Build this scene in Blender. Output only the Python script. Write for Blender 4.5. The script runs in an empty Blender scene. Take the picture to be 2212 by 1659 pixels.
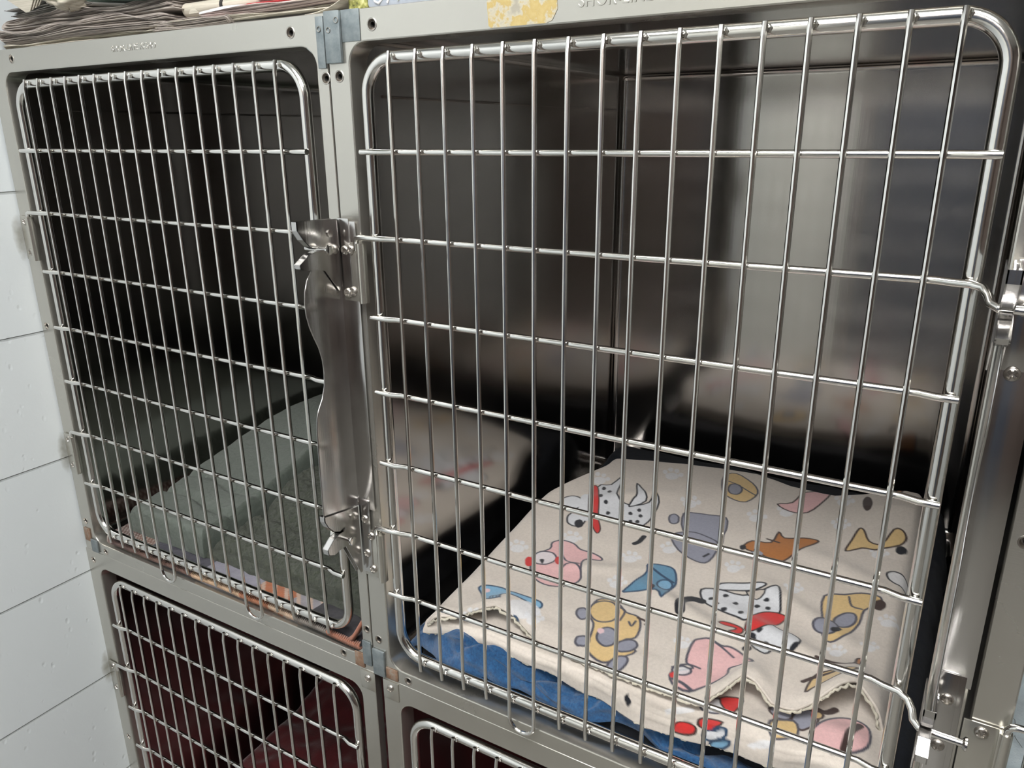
import bpy, bmesh, math, random, json
import numpy as np
from mathutils import Vector, Matrix
PI = math.pi
scene = bpy.context.scene
col = scene.collection

# ------------------------------------------------------------------ camera
cam_data = bpy.data.cameras.new('camera')
cam = bpy.data.objects.new('camera', cam_data); col.objects.link(cam)
cam.location = (0.510413, -0.625287, -0.064299)
cam.rotation_euler = (1.25782181, 0.00809238, 0.53677793)
cam_data.sensor_fit = 'HORIZONTAL'; cam_data.sensor_width = 36.0
cam_data.lens = 1656.90636 / 2212 * 36.0
cam_data.clip_start = 0.01; cam_data.clip_end = 30
scene.camera = cam

# ------------------------------------------------------------------ world, exposure
w = bpy.data.worlds.new('world'); scene.world = w; w.use_nodes = True
w.node_tree.nodes['Background'].inputs[0].default_value = (.8, .85, .9, 1)
w.node_tree.nodes['Background'].inputs[1].default_value = 0.05
scene.view_settings.view_transform = 'Standard'; scene.view_settings.look = 'None'
scene.view_settings.gamma = 1; scene.view_settings.use_curve_mapping = False
scene.view_settings.exposure = 0.98
scene.cycles.use_denoising = True
scene.cycles.max_bounces = 10; scene.cycles.glossy_bounces = 8; scene.cycles.diffuse_bounces = 4
scene.cycles.sample_clamp_indirect = 4.0

# ------------------------------------------------------------------ helpers
def new_obj(name, me, parent=None, loc=None):
    o = bpy.data.objects.new(name, me); col.objects.link(o)
    if parent: o.parent = parent
    if loc: o.location = loc
    return o
def empty(name, loc, label, cat, group=None):
    o = bpy.data.objects.new(name, None); col.objects.link(o); o.location = loc
    o.empty_display_size = .05
    return tag(o, label, cat, group)
def tag(o, label=None, cat=None, group=None, kind=None):
    if label: o['label'] = label
    if cat: o['category'] = cat
    if group: o['group'] = group
    if kind: o['kind'] = kind
    return o
class MB:
    """collects faces into one mesh"""
    def __init__(s): s.v = []; s.f = []; s.m = []
    def add(s, v, f, mi=0):
        n = len(s.v); s.v += [tuple(p) for p in v]; s.f += [tuple(i + n for i in q) for q in f]; s.m += [mi] * len(f); return s
    def box(s, x0, x1, y0, y1, z0, z1, mi=0, b=0.0):
        if b > 0:
            bm = bmesh.new(); bmesh.ops.create_cube(bm, size=1)
            for p in bm.verts: p.co = Vector(((x0 + x1) / 2 + p.co.x * (x1 - x0), (y0 + y1) / 2 + p.co.y * (y1 - y0), (z0 + z1) / 2 + p.co.z * (z1 - z0)))
            bmesh.ops.bevel(bm, geom=bm.edges[:], offset=b, segments=2, affect='EDGES', profile=.5)
            bm.verts.index_update()
            s.add([p.co[:] for p in bm.verts], [[q.index for q in f.verts] for f in bm.faces], mi); bm.free(); return s
        v = [(x, y, z) for x in (x0, x1) for y in (y0, y1) for z in (z0, z1)]
        return s.add(v, [(0, 1, 3, 2), (4, 6, 7, 5), (0, 4, 5, 1), (2, 3, 7, 6), (0, 2, 6, 4), (1, 5, 7, 3)], mi)
    def tube(s, pts, r, seg=10, closed=False, mi=0, cap=True):
        P = [Vector(p) for p in pts]; n = len(P); rr = r if isinstance(r, (list, tuple)) else [r] * n
        T = []
        for i in range(n):
            a = P[(i - 1) % n] if (closed or i > 0) else P[i]; b = P[(i + 1) % n] if (closed or i < n - 1) else P[i]
            T.append((b - a).normalized())
        up = Vector((0, 1, 0)) if abs(T[0].y) < .9 else Vector((1, 0, 0))
        N = (up - T[0] * up.dot(T[0])).normalized(); rings = []
        for i in range(n):
            N = (N - T[i] * N.dot(T[i])).normalized(); B = T[i].cross(N)
            rings.append([P[i] + (N * math.cos(2 * PI * k / seg) + B * math.sin(2 * PI * k / seg)) * rr[i] for k in range(seg)])
        v = [p[:] for q in rings for p in q]; f = []
        for i in range(n if closed else n - 1):
            j = (i + 1) % n
            for k in range(seg): f.append((i * seg + k, i * seg + (k + 1) % seg, j * seg + (k + 1) % seg, j * seg + k))
        if not closed and cap:
            f.append(tuple(range(seg))[::-1]); f.append(tuple((n - 1) * seg + k for k in range(seg)))
        return s.add(v, f, mi)
    def lathe(s, prof, c, seg=24, mi=0):
        """profile (radius, y) turned about the Y axis through c"""
        v = []; f = []
        for r, y in prof:
            for k in range(seg): v.append((c[0] + r * math.cos(2 * PI * k / seg), c[1] + y, c[2] + r * math.sin(2 * PI * k / seg)))
        for i in range(len(prof) - 1):
            for k in range(seg): f.append((i * seg + k, i * seg + (k + 1) % seg, (i + 1) * seg + (k + 1) % seg, (i + 1) * seg + k))
        return s.add(v, f, mi)
    def prism(s, poly, axis, a0, a1, mi=0):
        """polygon extruded along an axis; poly in the other two coordinates (kept order)"""
        n = len(poly)
        def mk(p, a):
            q = [0, 0, 0]; o = [i for i in range(3) if i != axis]; q[o[0]] = p[0]; q[o[1]] = p[1]; q[axis] = a; return q
        v = [mk(p, a0) for p in poly] + [mk(p, a1) for p in poly]
        f = [tuple(range(n))[::-1], tuple(range(n, 2 * n))] + [(i, (i + 1) % n, n + (i + 1) % n, n + i) for i in range(n)]
        return s.add(v, f, mi)
    def build(s, name, mats, parent=None, smooth=True, loc=None, angle=35, sharp=True):
        me = bpy.data.meshes.new(name); me.from_pydata(s.v, [], s.f)
        if not isinstance(mats, (list, tuple)): mats = [mats]
        for m in mats: me.materials.append(m)
        if len(mats) > 1: me.polygons.foreach_set('material_index', s.m)
        bm = bmesh.new(); bm.from_mesh(me); bmesh.ops.recalc_face_normals(bm, faces=bm.faces[:])
        if smooth:
            for f in bm.faces: f.smooth = True
            if sharp:
                lim = math.radians(angle)
                for e in bm.edges:
                    if len(e.link_faces) != 2 or e.calc_face_angle(0) > lim: e.smooth = False
        bm.to_mesh(me); bm.free(); me.update()
        return new_obj(name, me, parent, loc)
def arc(cx, cz, r, a0, a1, n):
    return [(cx + r * math.cos(math.radians(a0 + (a1 - a0) * i / n)), cz + r * math.sin(math.radians(a0 + (a1 - a0) * i / n))) for i in range(n + 1)]
def rrect(x0, x1, z0, z1, r, n=8):
    return arc(x1 - r, z1 - r, r, 0, 90, n) + arc(x0 + r, z1 - r, r, 90, 180, n) + arc(x0 + r, z0 + r, r, 180, 270, n) + arc(x1 - r, z0 + r, r, 270, 360, n)
def sm(a, b, x):
    t = np.clip((x - a) / (b - a), 0, 1); return t * t * (3 - 2 * t)
def fbm(x, y, seed=0, oct=4):
    rs = np.random.RandomState(seed); o = 0 * x; amp = 1
    for k in range(oct):
        for j in range(3):
            a = rs.rand() * 2 * PI; f = 2 ** k * (1 + .5 * rs.rand()); o = o + amp / 3 * np.sin(2 * PI * f * (x * np.cos(a) + y * np.sin(a)) + rs.rand() * 6.3 + 1.3 * np.sin(2 * PI * f * .6 * (y * np.cos(a) - x * np.sin(a)) + rs.rand() * 6))
        amp *= .5
    return o
def grid_mesh(name, X, Y, Z, mat, parent=None, thick=0, colors=None, smooth=True):
    ny, nx = X.shape; co = np.stack([X, Y, Z], -1).reshape(-1, 3).astype('f4')
    i = np.arange(ny * nx).reshape(ny, nx)
    F = np.stack([i[:-1, :-1], i[:-1, 1:], i[1:, 1:], i[1:, :-1]], -1).reshape(-1, 4)
    me = bpy.data.meshes.new(name); me.vertices.add(len(co)); me.vertices.foreach_set('co', co.ravel())
    me.loops.add(F.size); me.loops.foreach_set('vertex_index', F.ravel().astype('i4'))
    me.polygons.add(len(F)); me.polygons.foreach_set('loop_start', (np.arange(len(F)) * 4).astype('i4'))
    me.update(calc_edges=True); me.validate()
    me.polygons.foreach_set('use_smooth', np.full(len(F), smooth))
    if colors is not None:
        ca = me.color_attributes.new('print', 'FLOAT_COLOR', 'POINT')
        c4 = np.concatenate([colors.reshape(-1, 3), np.ones((ny * nx, 1))], 1).astype('f4'); ca.data.foreach_set('color', c4.ravel())
    me.materials.append(mat); me.update()
    o = new_obj(name, me, parent)
    if thick:
        m = o.modifiers.new('thickness', 'SOLIDIFY'); m.thickness = thick; m.offset = -1
    return o
def srgb(*c): return tuple(((v / 255) / 12.92 if v / 255 <= .04045 else ((v / 255 + .055) / 1.055) ** 2.4) for v in c)

# ------------------------------------------------------------------ materials
class Mt:
    def __init__(s, name):
        s.m = bpy.data.materials.new(name); s.m.use_nodes = True; s.t = s.m.node_tree; s.b = s.t.nodes['Principled BSDF']
    def n(s, kind, **kw):
        q = s.t.nodes.new(kind)
        for k, v in kw.items():
            if k.startswith('i_'):
                key = k[2:]; q.inputs[int(key) if key.isdigit() else key].default_value = v
            else: setattr(q, k, v)
        return q
    def l(s, a, b): s.t.links.new(a, b)
    def set(s, **kw):
        for k, v in kw.items():
            k = k.replace('_', ' ')
            s.b.inputs[k].default_value = (v + (1,)) if isinstance(v, tuple) and len(v) == 3 else v
        return s
    def coords(s, scale=(1, 1, 1), kind='Object', loc=(0, 0, 0)):
        tc = s.n('ShaderNodeTexCoord'); mp = s.n('ShaderNodeMapping'); mp.inputs['Scale'].default_value = scale; mp.inputs['Location'].default_value = loc
        s.l(tc.outputs[kind], mp.inputs['Vector']); return mp.outputs[0]
    def noise(s, vec, scale, detail=4, rough=.5):
        q = s.n('ShaderNodeTexNoise'); q.inputs['Scale'].default_value = scale; q.inputs['Detail'].default_value = detail; q.inputs['Roughness'].default_value = rough
        s.l(vec, q.inputs['Vector']); return q.outputs['Fac']
    def ramp(s, fac, stops):
        q = s.n('ShaderNodeValToRGB'); e = q.color_ramp.elements
        while len(e) < len(stops): e.new(.5)
        for k, (p, c) in enumerate(stops): e[k].position = p; e[k].color = (c + (1,)) if len(c) == 3 else c
        s.l(fac, q.inputs[0]); return q.outputs[0]
    def rng(s, fac, a, b, lo=0, hi=1):
        q = s.n('ShaderNodeMapRange'); q.inputs[1].default_value = lo; q.inputs[2].default_value = hi; q.inputs[3].default_value = a; q.inputs[4].default_value = b
        s.l(fac, q.inputs[0]); return q.outputs[0]
    def bump(s, h, strength, dist, prev=None):
        q = s.n('ShaderNodeBump'); q.inputs['Strength'].default_value = strength; q.inputs['Distance'].default_value = dist
        s.l(h, q.inputs['Height'])
        if prev is not None: s.l(prev, q.inputs['Normal'])
        s.l(q.outputs[0], s.b.inputs['Normal']); return q.outputs[0]
    def math(s, op, a, b=None):
        q = s.n('ShaderNodeMath'); q.operation = op
        for i, v in enumerate((a, b)):
            if v is None: continue
            if isinstance(v, (int, float)): q.inputs[i].default_value = v
            else: s.l(v, q.inputs[i])
        return q.outputs[0]

def steel(name, c, rough, brush=None, bs=.05, var=.06, aniso=0.0, smudge=True, metal=1.0):
    k = Mt(name); k.set(Metallic=metal, Base_Color=c, Roughness=rough)
    v = k.coords()
    n1 = k.noise(v, 14, 5)
    if smudge: k.l(k.rng(n1, rough - var, rough + var, .3, .7), k.b.inputs['Roughness'])
    if brush:
        vb = k.coords(brush); nb = k.noise(vb, 1.0, 3)
        k.bump(nb, bs, .001)
    if aniso:
        tg = k.n('ShaderNodeTangent'); tg.direction_type = 'RADIAL'; tg.axis = 'Z'
        k.b.inputs['Anisotropic'].default_value = aniso; k.b.inputs['Anisotropic Rotation'].default_value = .25; k.l(tg.outputs[0], k.b.inputs['Tangent'])
    return k.m
M = {}
M['wire'] = steel('polished_wire', (.78, .77, .74), .15, var=.05)
M['plate'] = steel('brushed_plate', (.545, .53, .485), .26, metal=.88, brush=(6, 6, 900), bs=.03, var=.02)
M['stile'] = steel('brushed_stile', (.55, .535, .485), .26, metal=.88, brush=(700, 700, 5), bs=.03, var=.02)
M['inside'] = steel('brushed_interior', (.47, .455, .44), .13, brush=(300, 300, 1.2), bs=.008, var=.012, aniso=.5)
M['latch'] = steel('latch_steel', (.62, .61, .60), .2, brush=(500, 500, 12), bs=.06)
M['screw'] = steel('screw_steel', (.50, .475, .44), .34)
M['dark_hole'] = Mt('dark_recess').set(Base_Color=(.03, .028, .025), Roughness=.7, Metallic=.3).m
k = Mt('galvanised'); v = k.coords()
k.set(Metallic=.6, Roughness=.5); k.l(k.ramp(k.noise(v, 60, 6, .65), [(.3, srgb(112, 122, 126)), (.7, srgb(150, 158, 160))]), k.b.inputs['Base Color']); M['galv'] = k.m
k = Mt('rusty_galvanised'); v = k.coords()
k.set(Metallic=.3, Roughness=.7); k.l(k.ramp(k.noise(v, 70, 7, .7), [(.3, srgb(105, 82, 68)), (.5, srgb(140, 112, 92)), (.7, srgb(150, 148, 140))]), k.b.inputs['Base Color']); M['rust'] = k.m

# painted block wall: courses 0.2145 high
k = Mt('painted_block'); tc = k.n('ShaderNodeTexCoord'); sp = k.n('ShaderNodeSeparateXYZ'); k.l(tc.outputs['Object'], sp.inputs[0])
cb = k.n('ShaderNodeCombineXYZ'); k.l(k.math('ADD', sp.outputs['Y'], .20), cb.inputs[0]); k.l(k.math('ADD', sp.outputs['Z'], .3545 + .2152 * 12), cb.inputs[1])
br = k.n('ShaderNodeTexBrick'); br.offset = .5; k.l(cb.outputs[0], br.inputs['Vector'])
for a_, b_ in (('Scale', 1.0), ('Mortar Size', .0022), ('Mortar Smooth', .55), ('Brick Width', .43), ('Row Height', .2152)): br.inputs[a_].default_value = b_
br.inputs['Color1'].default_value = srgb(214, 220, 222) + (1,); br.inputs['Color2'].default_value = srgb(211, 218, 221) + (1,); br.inputs['Mortar'].default_value = srgb(176, 182, 182) + (1,)
cur = br.outputs['Color']
for zc_, yc_, ry_, rz_ in ((-.205, .006, .0115, .036), (-.560, .006, .0115, .036), (-.985, .004, .0115, .034)):   # greasy stains beside the hinges
    dy_ = k.math('POWER', k.math('DIVIDE', k.math('SUBTRACT', sp.outputs['Y'], yc_), ry_), 2.0); dz_ = k.math('POWER', k.math('DIVIDE', k.math('SUBTRACT', sp.outputs['Z'], zc_), rz_), 2.0)
    nz_ = k.math('MULTIPLY', k.noise(k.coords(), 90, 4), 1.2); f_ = k.rng(k.math('ADD', k.math('ADD', dy_, dz_), nz_), .75, 0, .5, 1.7)
    mx_ = k.n('ShaderNodeMix'); mx_.data_type = 'RGBA'; k.l(f_, mx_.inputs[0]); k.l(cur, mx_.inputs[6]); mx_.inputs[7].default_value = srgb(128, 124, 108) + (1,); cur = mx_.outputs[2]
k.l(cur, k.b.inputs['Base Color']); k.set(Roughness=.42)
h1 = k.bump(k.math('SUBTRACT', 1.0, br.outputs['Fac']), .9, .0035)
vo = k.n('ShaderNodeTexVoronoi'); vo.inputs['Scale'].default_value = 85; k.l(k.coords((1, 1, .6)), vo.inputs['Vector'])
pit = k.math('MULTIPLY', k.rng(vo.outputs['Distance'], 0, 1, .05, .32), 1.0)
gate = k.rng(k.noise(k.coords(), 30, 3), 0, 1, .54, .62)
pit2 = k.math('SUBTRACT', 1.0, k.math('MULTIPLY', k.math('SUBTRACT', 1.0, pit), gate))
h2 = k.bump(pit2, .5, .0015, h1)
h3 = k.bump(k.noise(k.coords(), 160, 5, .6), .16, .0012, h2)
M['block'] = k.m
M['paint'] = Mt('wall_paint').set(Base_Color=srgb(222, 222, 216), Roughness=.6).m
M['added_door_dark'] = Mt('added_door_dark_tone').set(Base_Color=srgb(56, 62, 74), Roughness=.5).m  # dark tone of the added door opposite the cages
M['taupe'] = Mt('taupe_paint').set(Base_Color=srgb(84, 72, 66), Roughness=.6).m
k = Mt('ceiling_tile'); br = k.n('ShaderNodeTexBrick'); br.offset = 0
k.l(k.coords(), br.inputs['Vector'])
for a_, b_ in (('Scale', 1.0), ('Mortar Size', .012), ('Brick Width', .61), ('Row Height', .61)): br.inputs[a_].default_value = b_
br.inputs['Color1'].default_value = srgb(228, 228, 224) + (1,); br.inputs['Color2'].default_value = srgb(224, 224, 220) + (1,); br.inputs['Mortar'].default_value = srgb(240, 240, 238) + (1,)
k.l(br.outputs['Color'], k.b.inputs['Base Color']); k.set(Roughness=.8); M['ceiling'] = k.m
k = Mt('floor_vinyl'); k.l(k.ramp(k.noise(k.coords(), 9, 5), [(.35, srgb(104, 102, 98)), (.65, srgb(126, 124, 118))]), k.b.inputs['Base Color']); k.set(Roughness=.4); M['floor'] = k.m
def emis(name, c, s_):
    k = Mt(name); k.set(Base_Color=c, Emission_Color=c, Emission_Strength=s_); return k.m
M['diffuser'] = emis('lit_diffuser', (1.0, .985, .965), 12.0)
M['added_fill_far'] = emis('added_fill_diffuser', (1.0, .985, .96), 10.0)  # emission of the added fill light at the far end
M['daylight'] = emis('lit_window', (.88, .95, 1.0), 3.0)

def cloth(name, c, c2=None, scale=90, rough=.9, sheen=.3, bump=.5, dist=.002, weave=None):
    k = Mt(name); k.set(Roughness=rough, Sheen_Weight=sheen, Sheen_Roughness=.5); v = k.coords()
    k.l(k.ramp(k.noise(v, scale, 6, .7), [(.32, c), (.68, c2 or c)]), k.b.inputs['Base Color'])
    h = k.bump(k.noise(v, scale * 6, 5, .7), bump, dist)
    k.bump(k.noise(v, scale * .5, 4), bump * .6, dist * 2, h)
    return k.m
M['navy'] = cloth('navy_fleece', srgb(8, 13, 20), srgb(12, 19, 30), 120, sheen=.02)
M['blue'] = cloth('blue_fleece', srgb(12, 62, 108), srgb(36, 96, 146), 330, bump=.7, dist=.0012)
M['sage'] = cloth('sage_terry', srgb(92, 104, 94), srgb(108, 120, 108), 200, bump=.9, dist=.003)
M['olive'] = cloth('olive_terry', srgb(50, 60, 42), srgb(80, 90, 66), 160, bump=1.0, dist=.005)
M['red'] = cloth('red_fleece', srgb(70, 8, 14), srgb(86, 12, 18), 40)
M['palebl'] = cloth('pale_blue_fleece', srgb(176, 192, 200), srgb(200, 212, 216), 60)
def printed(name, bump=.35):
    k = Mt(name); a = k.n('ShaderNodeAttribute'); a.attribute_name = 'print'
    v = k.coords(); n_ = k.noise(v, 260, 5, .7); mx = k.n('ShaderNodeMix'); mx.data_type = 'RGBA'; mx.blend_type = 'MULTIPLY'
    mx.inputs[0].default_value = 1; k.l(a.outputs['Color'], mx.inputs[6]); k.l(k.ramp(n_, [(.3, (.86, .86, .86)), (.65, (1, 1, 1))]), mx.inputs[7])
    k.l(mx.outputs[2], k.b.inputs['Base Color']); k.set(Roughness=.92, Sheen_Weight=.25, Sheen_Roughness=.5)
    k.bump(k.noise(v, 900, 4, .7), bump, .0012); return k.m
M['print'] = printed('printed_fleece'); M['knit'] = printed('printed_knit', .6)
M['cream'] = cloth('cream_thread', srgb(196, 190, 172), srgb(216, 210, 194), 400)
M['paper_mauve'] = None

# ------------------------------------------------------------------ the room
FLOOR, CEIL, WX = -1.62, 0.98, -0.735
def slab(name, x0, x1, y0, y1, z0, z1, m):
    o = MB().box(x0, x1, y0, y1, z0, z1).build(name, m, smooth=False); o['kind'] = 'structure'; return o
slab('floor', WX - .1, 2.7, -2.9, .95, FLOOR - .1, FLOOR, M['floor'])
slab('ceiling', WX - .1, 2.7, -2.9, .95, CEIL, CEIL + .1, M['ceiling'])
slab('wall_left', WX - .1, WX, -2.9, .95, FLOOR, CEIL, M['block'])
slab('wall_back', WX, 2.6, .80, .95, FLOOR, CEIL, M['block'])
slab('wall_right', 2.6, 2.7, -2.9, .95, FLOOR, CEIL, M['taupe'])
slab('wall_front', -.14, 2.6, -2.9, -2.8, FLOOR, CEIL, M['taupe'])
slab('wall_corner', WX, -.14, -2.9, -2.8, FLOOR, CEIL, M['paint'])
DOORS_X = [(-.35, .28)]
d = MB().box(-.08, .84, -2.8, -2.76, FLOOR, FLOOR + 2.1, b=.004).build('added_dark_door', M['added_door_dark'], smooth=False); d['kind'] = 'structure'  # unseen door, added as something dark for the cage steel to reflect
MB().tube([(.76, -2.76, -.6), (.76, -2.71, -.6), (.65, -2.71, -.6)], .009).build('added_door_handle', M['wire'], d)  # handle of the added door
tr = MB(); tr.box(-.14, -.08, -2.8, -2.75, FLOOR, FLOOR + 2.16); tr.box(.84, .90, -2.8, -2.75, FLOOR, FLOOR + 2.16); tr.box(-.08, .84, -2.8, -2.75, FLOOR + 2.10, FLOOR + 2.16)
tr.build('added_door_trim', M['taupe'], smooth=False)['kind'] = 'structure'  # surround of the added door, kept dark for the same reflection
# ceiling lights; the far one is an added fill
def troffer(x, y, label, mat='diffuser'):
    e = empty('ceiling_light', (x, y, CEIL), label, 'ceiling light', 'recessed ceiling lights')
    f = MB()
    for a in ((-.31, -.29, -.62, .62), (.29, .31, -.62, .62), (-.29, .29, -.62, -.60), (-.29, .29, .60, .62)): f.box(a[2], a[3], a[0], a[1], -.02, 0)
    f.build('frame', M['paint'], e, smooth=False)
    MB().box(-.60, .60, -.29, .29, -.012, -.001).build('diffuser', M[mat], e, smooth=False)
    return e
troffer(.42, -.85, 'lit rectangular ceiling light nearer the block wall')
troffer(.50, -2.35, 'unseen ceiling light added at the far end to brighten the wall mirrored in the cages', 'added_fill_far')  # added fill, brightens the wall corner that the cage back reflects

# ------------------------------------------------------------------ cage bank
DX = 0.0322444
ROWS = [-.0790, -.1662, -.2523, -.3385, -.4252, -.5124, -.6003]
ZT, ZB = .0095, -.6895          # centre of the top and bottom frame tubes
def screw(name, c, parent, R=.0056, H=.0030, spin=.5, mat=None):
    """pan head with a cross recess, facing -Y"""
    v = []; f = []; nr, ns = 9, 32
    for i in range(nr + 1):
        t = i / nr; r = R * math.sin(t * PI / 2) if i < nr else R
        r = R * t
        for k_ in range(ns):
            a = 2 * PI * k_ / ns; x, z = r * math.cos(a), r * math.sin(a)
            h = H * math.sqrt(max(0, 1 - (t * .97) ** 2.6))
            xr = x * math.cos(spin) + z * math.sin(spin); zr = -x * math.sin(spin) + z * math.cos(spin)
            if t < .62 and (abs(xr) < R * .19 or abs(zr) < R * .19): h -= H * .85 * (1 - t)**.4
            if i == nr: h = -.0006
            v.append((c[0] + x, c[1] - h, c[2] + z))
    for i in range(nr):
        for k_ in range(ns): f.append((i * ns + k_, i * ns + (k_ + 1) % ns, (i + 1) * ns + (k_ + 1) % ns, (i + 1) * ns + k_))
    b = MB().add(v, f); o = b.build(name, mat or M['screw'], parent, angle=50); return o
def eyelet(c, parent, r=.0062, name='rivet_nut'):
    m = MB(); m.lathe([(r, 0.0002), (r, -.0004), (r * .93, -.0007), (r * .80, -.0006), (r * .72, .002), (r * .60, .0035), (r * .52, .0035), (r * .50, .001), (r * .42, .001), (r * .40, .008), (0.0001, .008)], c, 24, 0)
    for i in range(len(m.f)):
        if i >= 24 * 7: m.m[i] = 1
    return m.build(name, [M['screw'], M['dark_hole']], parent)

def ring_plate(x0, x1, z0, z1, ix0, ix1, iz0, iz1, r, y, flange, back=.012, n=8):
    """face frame: flat ring, rolled return flange round the opening, folded outer edges"""
    inner = rrect(ix0, ix1, iz0, iz1, r, n); N = len(inner); outer = []
    cx = [x1, x0, x0, x1]; cz = [z1, z1, z0, z0]
    for q in range(4):
        for i in range(n + 1):
            X, Z_ = inner[q * (n + 1) + i]; t = i / n
            a, b = ((x1, Z_), (X, z1)), None
            C = (cx[q], cz[q])
            if q == 0: s_, e_ = (x1, Z_), (X, z1)
            elif q == 1: s_, e_ = (X, z1), (x0, Z_)
            elif q == 2: s_, e_ = (x0, Z_), (X, z0)
            else: s_, e_ = (X, z0), (x1, Z_)
            if t < .5: outer.append(s_)
            elif t == .5: outer.append(C)
            else: outer.append(e_)
    def path(off_in, yy):   # inner path offset outward from the opening
        return [(p[0], yy, p[1]) for p in rrect(ix0 - off_in, ix1 + off_in, iz0 - off_in, iz1 + off_in, r + off_in, n)]
    rings = [[(min(max(p[0], x0), x1), y + back, min(max(p[1], z0), z1)) for p in outer]]
    rings.append([(p[0], y + .0008, p[1]) for p in outer])
    ins = .0006
    rings.append([(min(max(p[0], x0 + ins), x1 - ins), y, min(max(p[1], z0 + ins), z1 - ins)) for p in outer])
    rings.append(path(.0016, y)); rings.append(path(.0005, y + .0006)); rings.append(path(0, y + .0018)); rings.append(path(0, y + flange))
    rings.append(path(.0012, y + flange)); rings.append(path(.0012, y + .0035)); 
    v = [p for q in rings for p in q]; f = []; nr = len(rings)
    for a in range(nr):
        for i in range(N): f.append((a * N + i, a * N + (i + 1) % N, (a + 1) % nr * N + (i + 1) % N, (a + 1) % nr * N + i))
    bm = bmesh.new(); vs = [bm.verts.new(p) for p in v]
    for q in f: bm.faces.new([vs[i] for i in q])
    bmesh.ops.remove_doubles(bm, verts=bm.verts[:], dist=1e-6); bm.verts.index_update()
    out = MB().add([p.co[:] for p in bm.verts], [[q.index for q in g.verts] for g in bm.faces]); bm.free()
    return out

def punch(o, holes, r, y):
    """drill round holes through a plate"""
    if not holes: return
    m = MB()
    for x, z in holes:
        m.prism([(x + r * math.cos(2 * PI * k_ / 24), z + r * math.sin(2 * PI * k_ / 24)) for k_ in range(24)], 1, y - .002, y + .0145)
    c = m.build('cutter', M['screw'], o.parent, smooth=False); bpy.context.view_layer.update()
    md = o.modifiers.new('holes', 'BOOLEAN'); md.operation = 'DIFFERENCE'; md.solver = 'EXACT'; md.object = c
    dg = bpy.context.evaluated_depsgraph_get(); me = bpy.data.meshes.new_from_object(o.evaluated_get(dg))
    o.modifiers.clear()
    if len(me.polygons) > 20: o.data = me
    bpy.data.objects.remove(c)

def cage_body(x0, x1, z0, z1, y0, y1, parent):
    """open-fronted box with coved inside corners and a stiffening groove along each side"""
    bm = bmesh.new(); bmesh.ops.create_cube(bm, size=1)
    for p in bm.verts: p.co = Vector(((x0 + x1) / 2 + p.co.x * (x1 - x0), (y0 + y1) / 2 + p.co.y * (y1 - y0), (z0 + z1) / 2 + p.co.z * (z1 - z0)))
    fr = [f for f in bm.faces if f.calc_center_median().y < y0 + 1e-4]; bmesh.ops.delete(bm, geom=fr, context='FACES')
    ed = [e for e in bm.edges if len(e.link_faces) == 2]
    bmesh.ops.bevel(bm, geom=ed, offset=.012, segments=5, affect='EDGES', profile=.5)
    for f in bm.faces: f.smooth = True
    bmesh.ops.recalc_face_normals(bm, faces=bm.faces[:])
    me = bpy.data.meshes.new('cage_body'); bm.to_mesh(me); bm.free(); me.materials.append(M['inside'])
    o = new_obj('cage_body', me, parent); s_ = o.modifiers.new('sheet', 'SOLIDIFY'); s_.thickness = .0012; s_.offset = 1
    wn = o.modifiers.new('weighted_normals', 'WEIGHTED_NORMAL'); wn.weight = 100; wn.mode = 'FACE_AREA'
    g = MB(); zg = z0 + (z1 - z0) * .922
    for x in (x0 + .0006, x1 - .0006):
        g = MB(); g.tube([(x, y0 + .05, zg), (x, y1 - .014, zg)], .0016, 8)
        g.build('side_rib', M['inside'], o)
    return o

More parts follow.
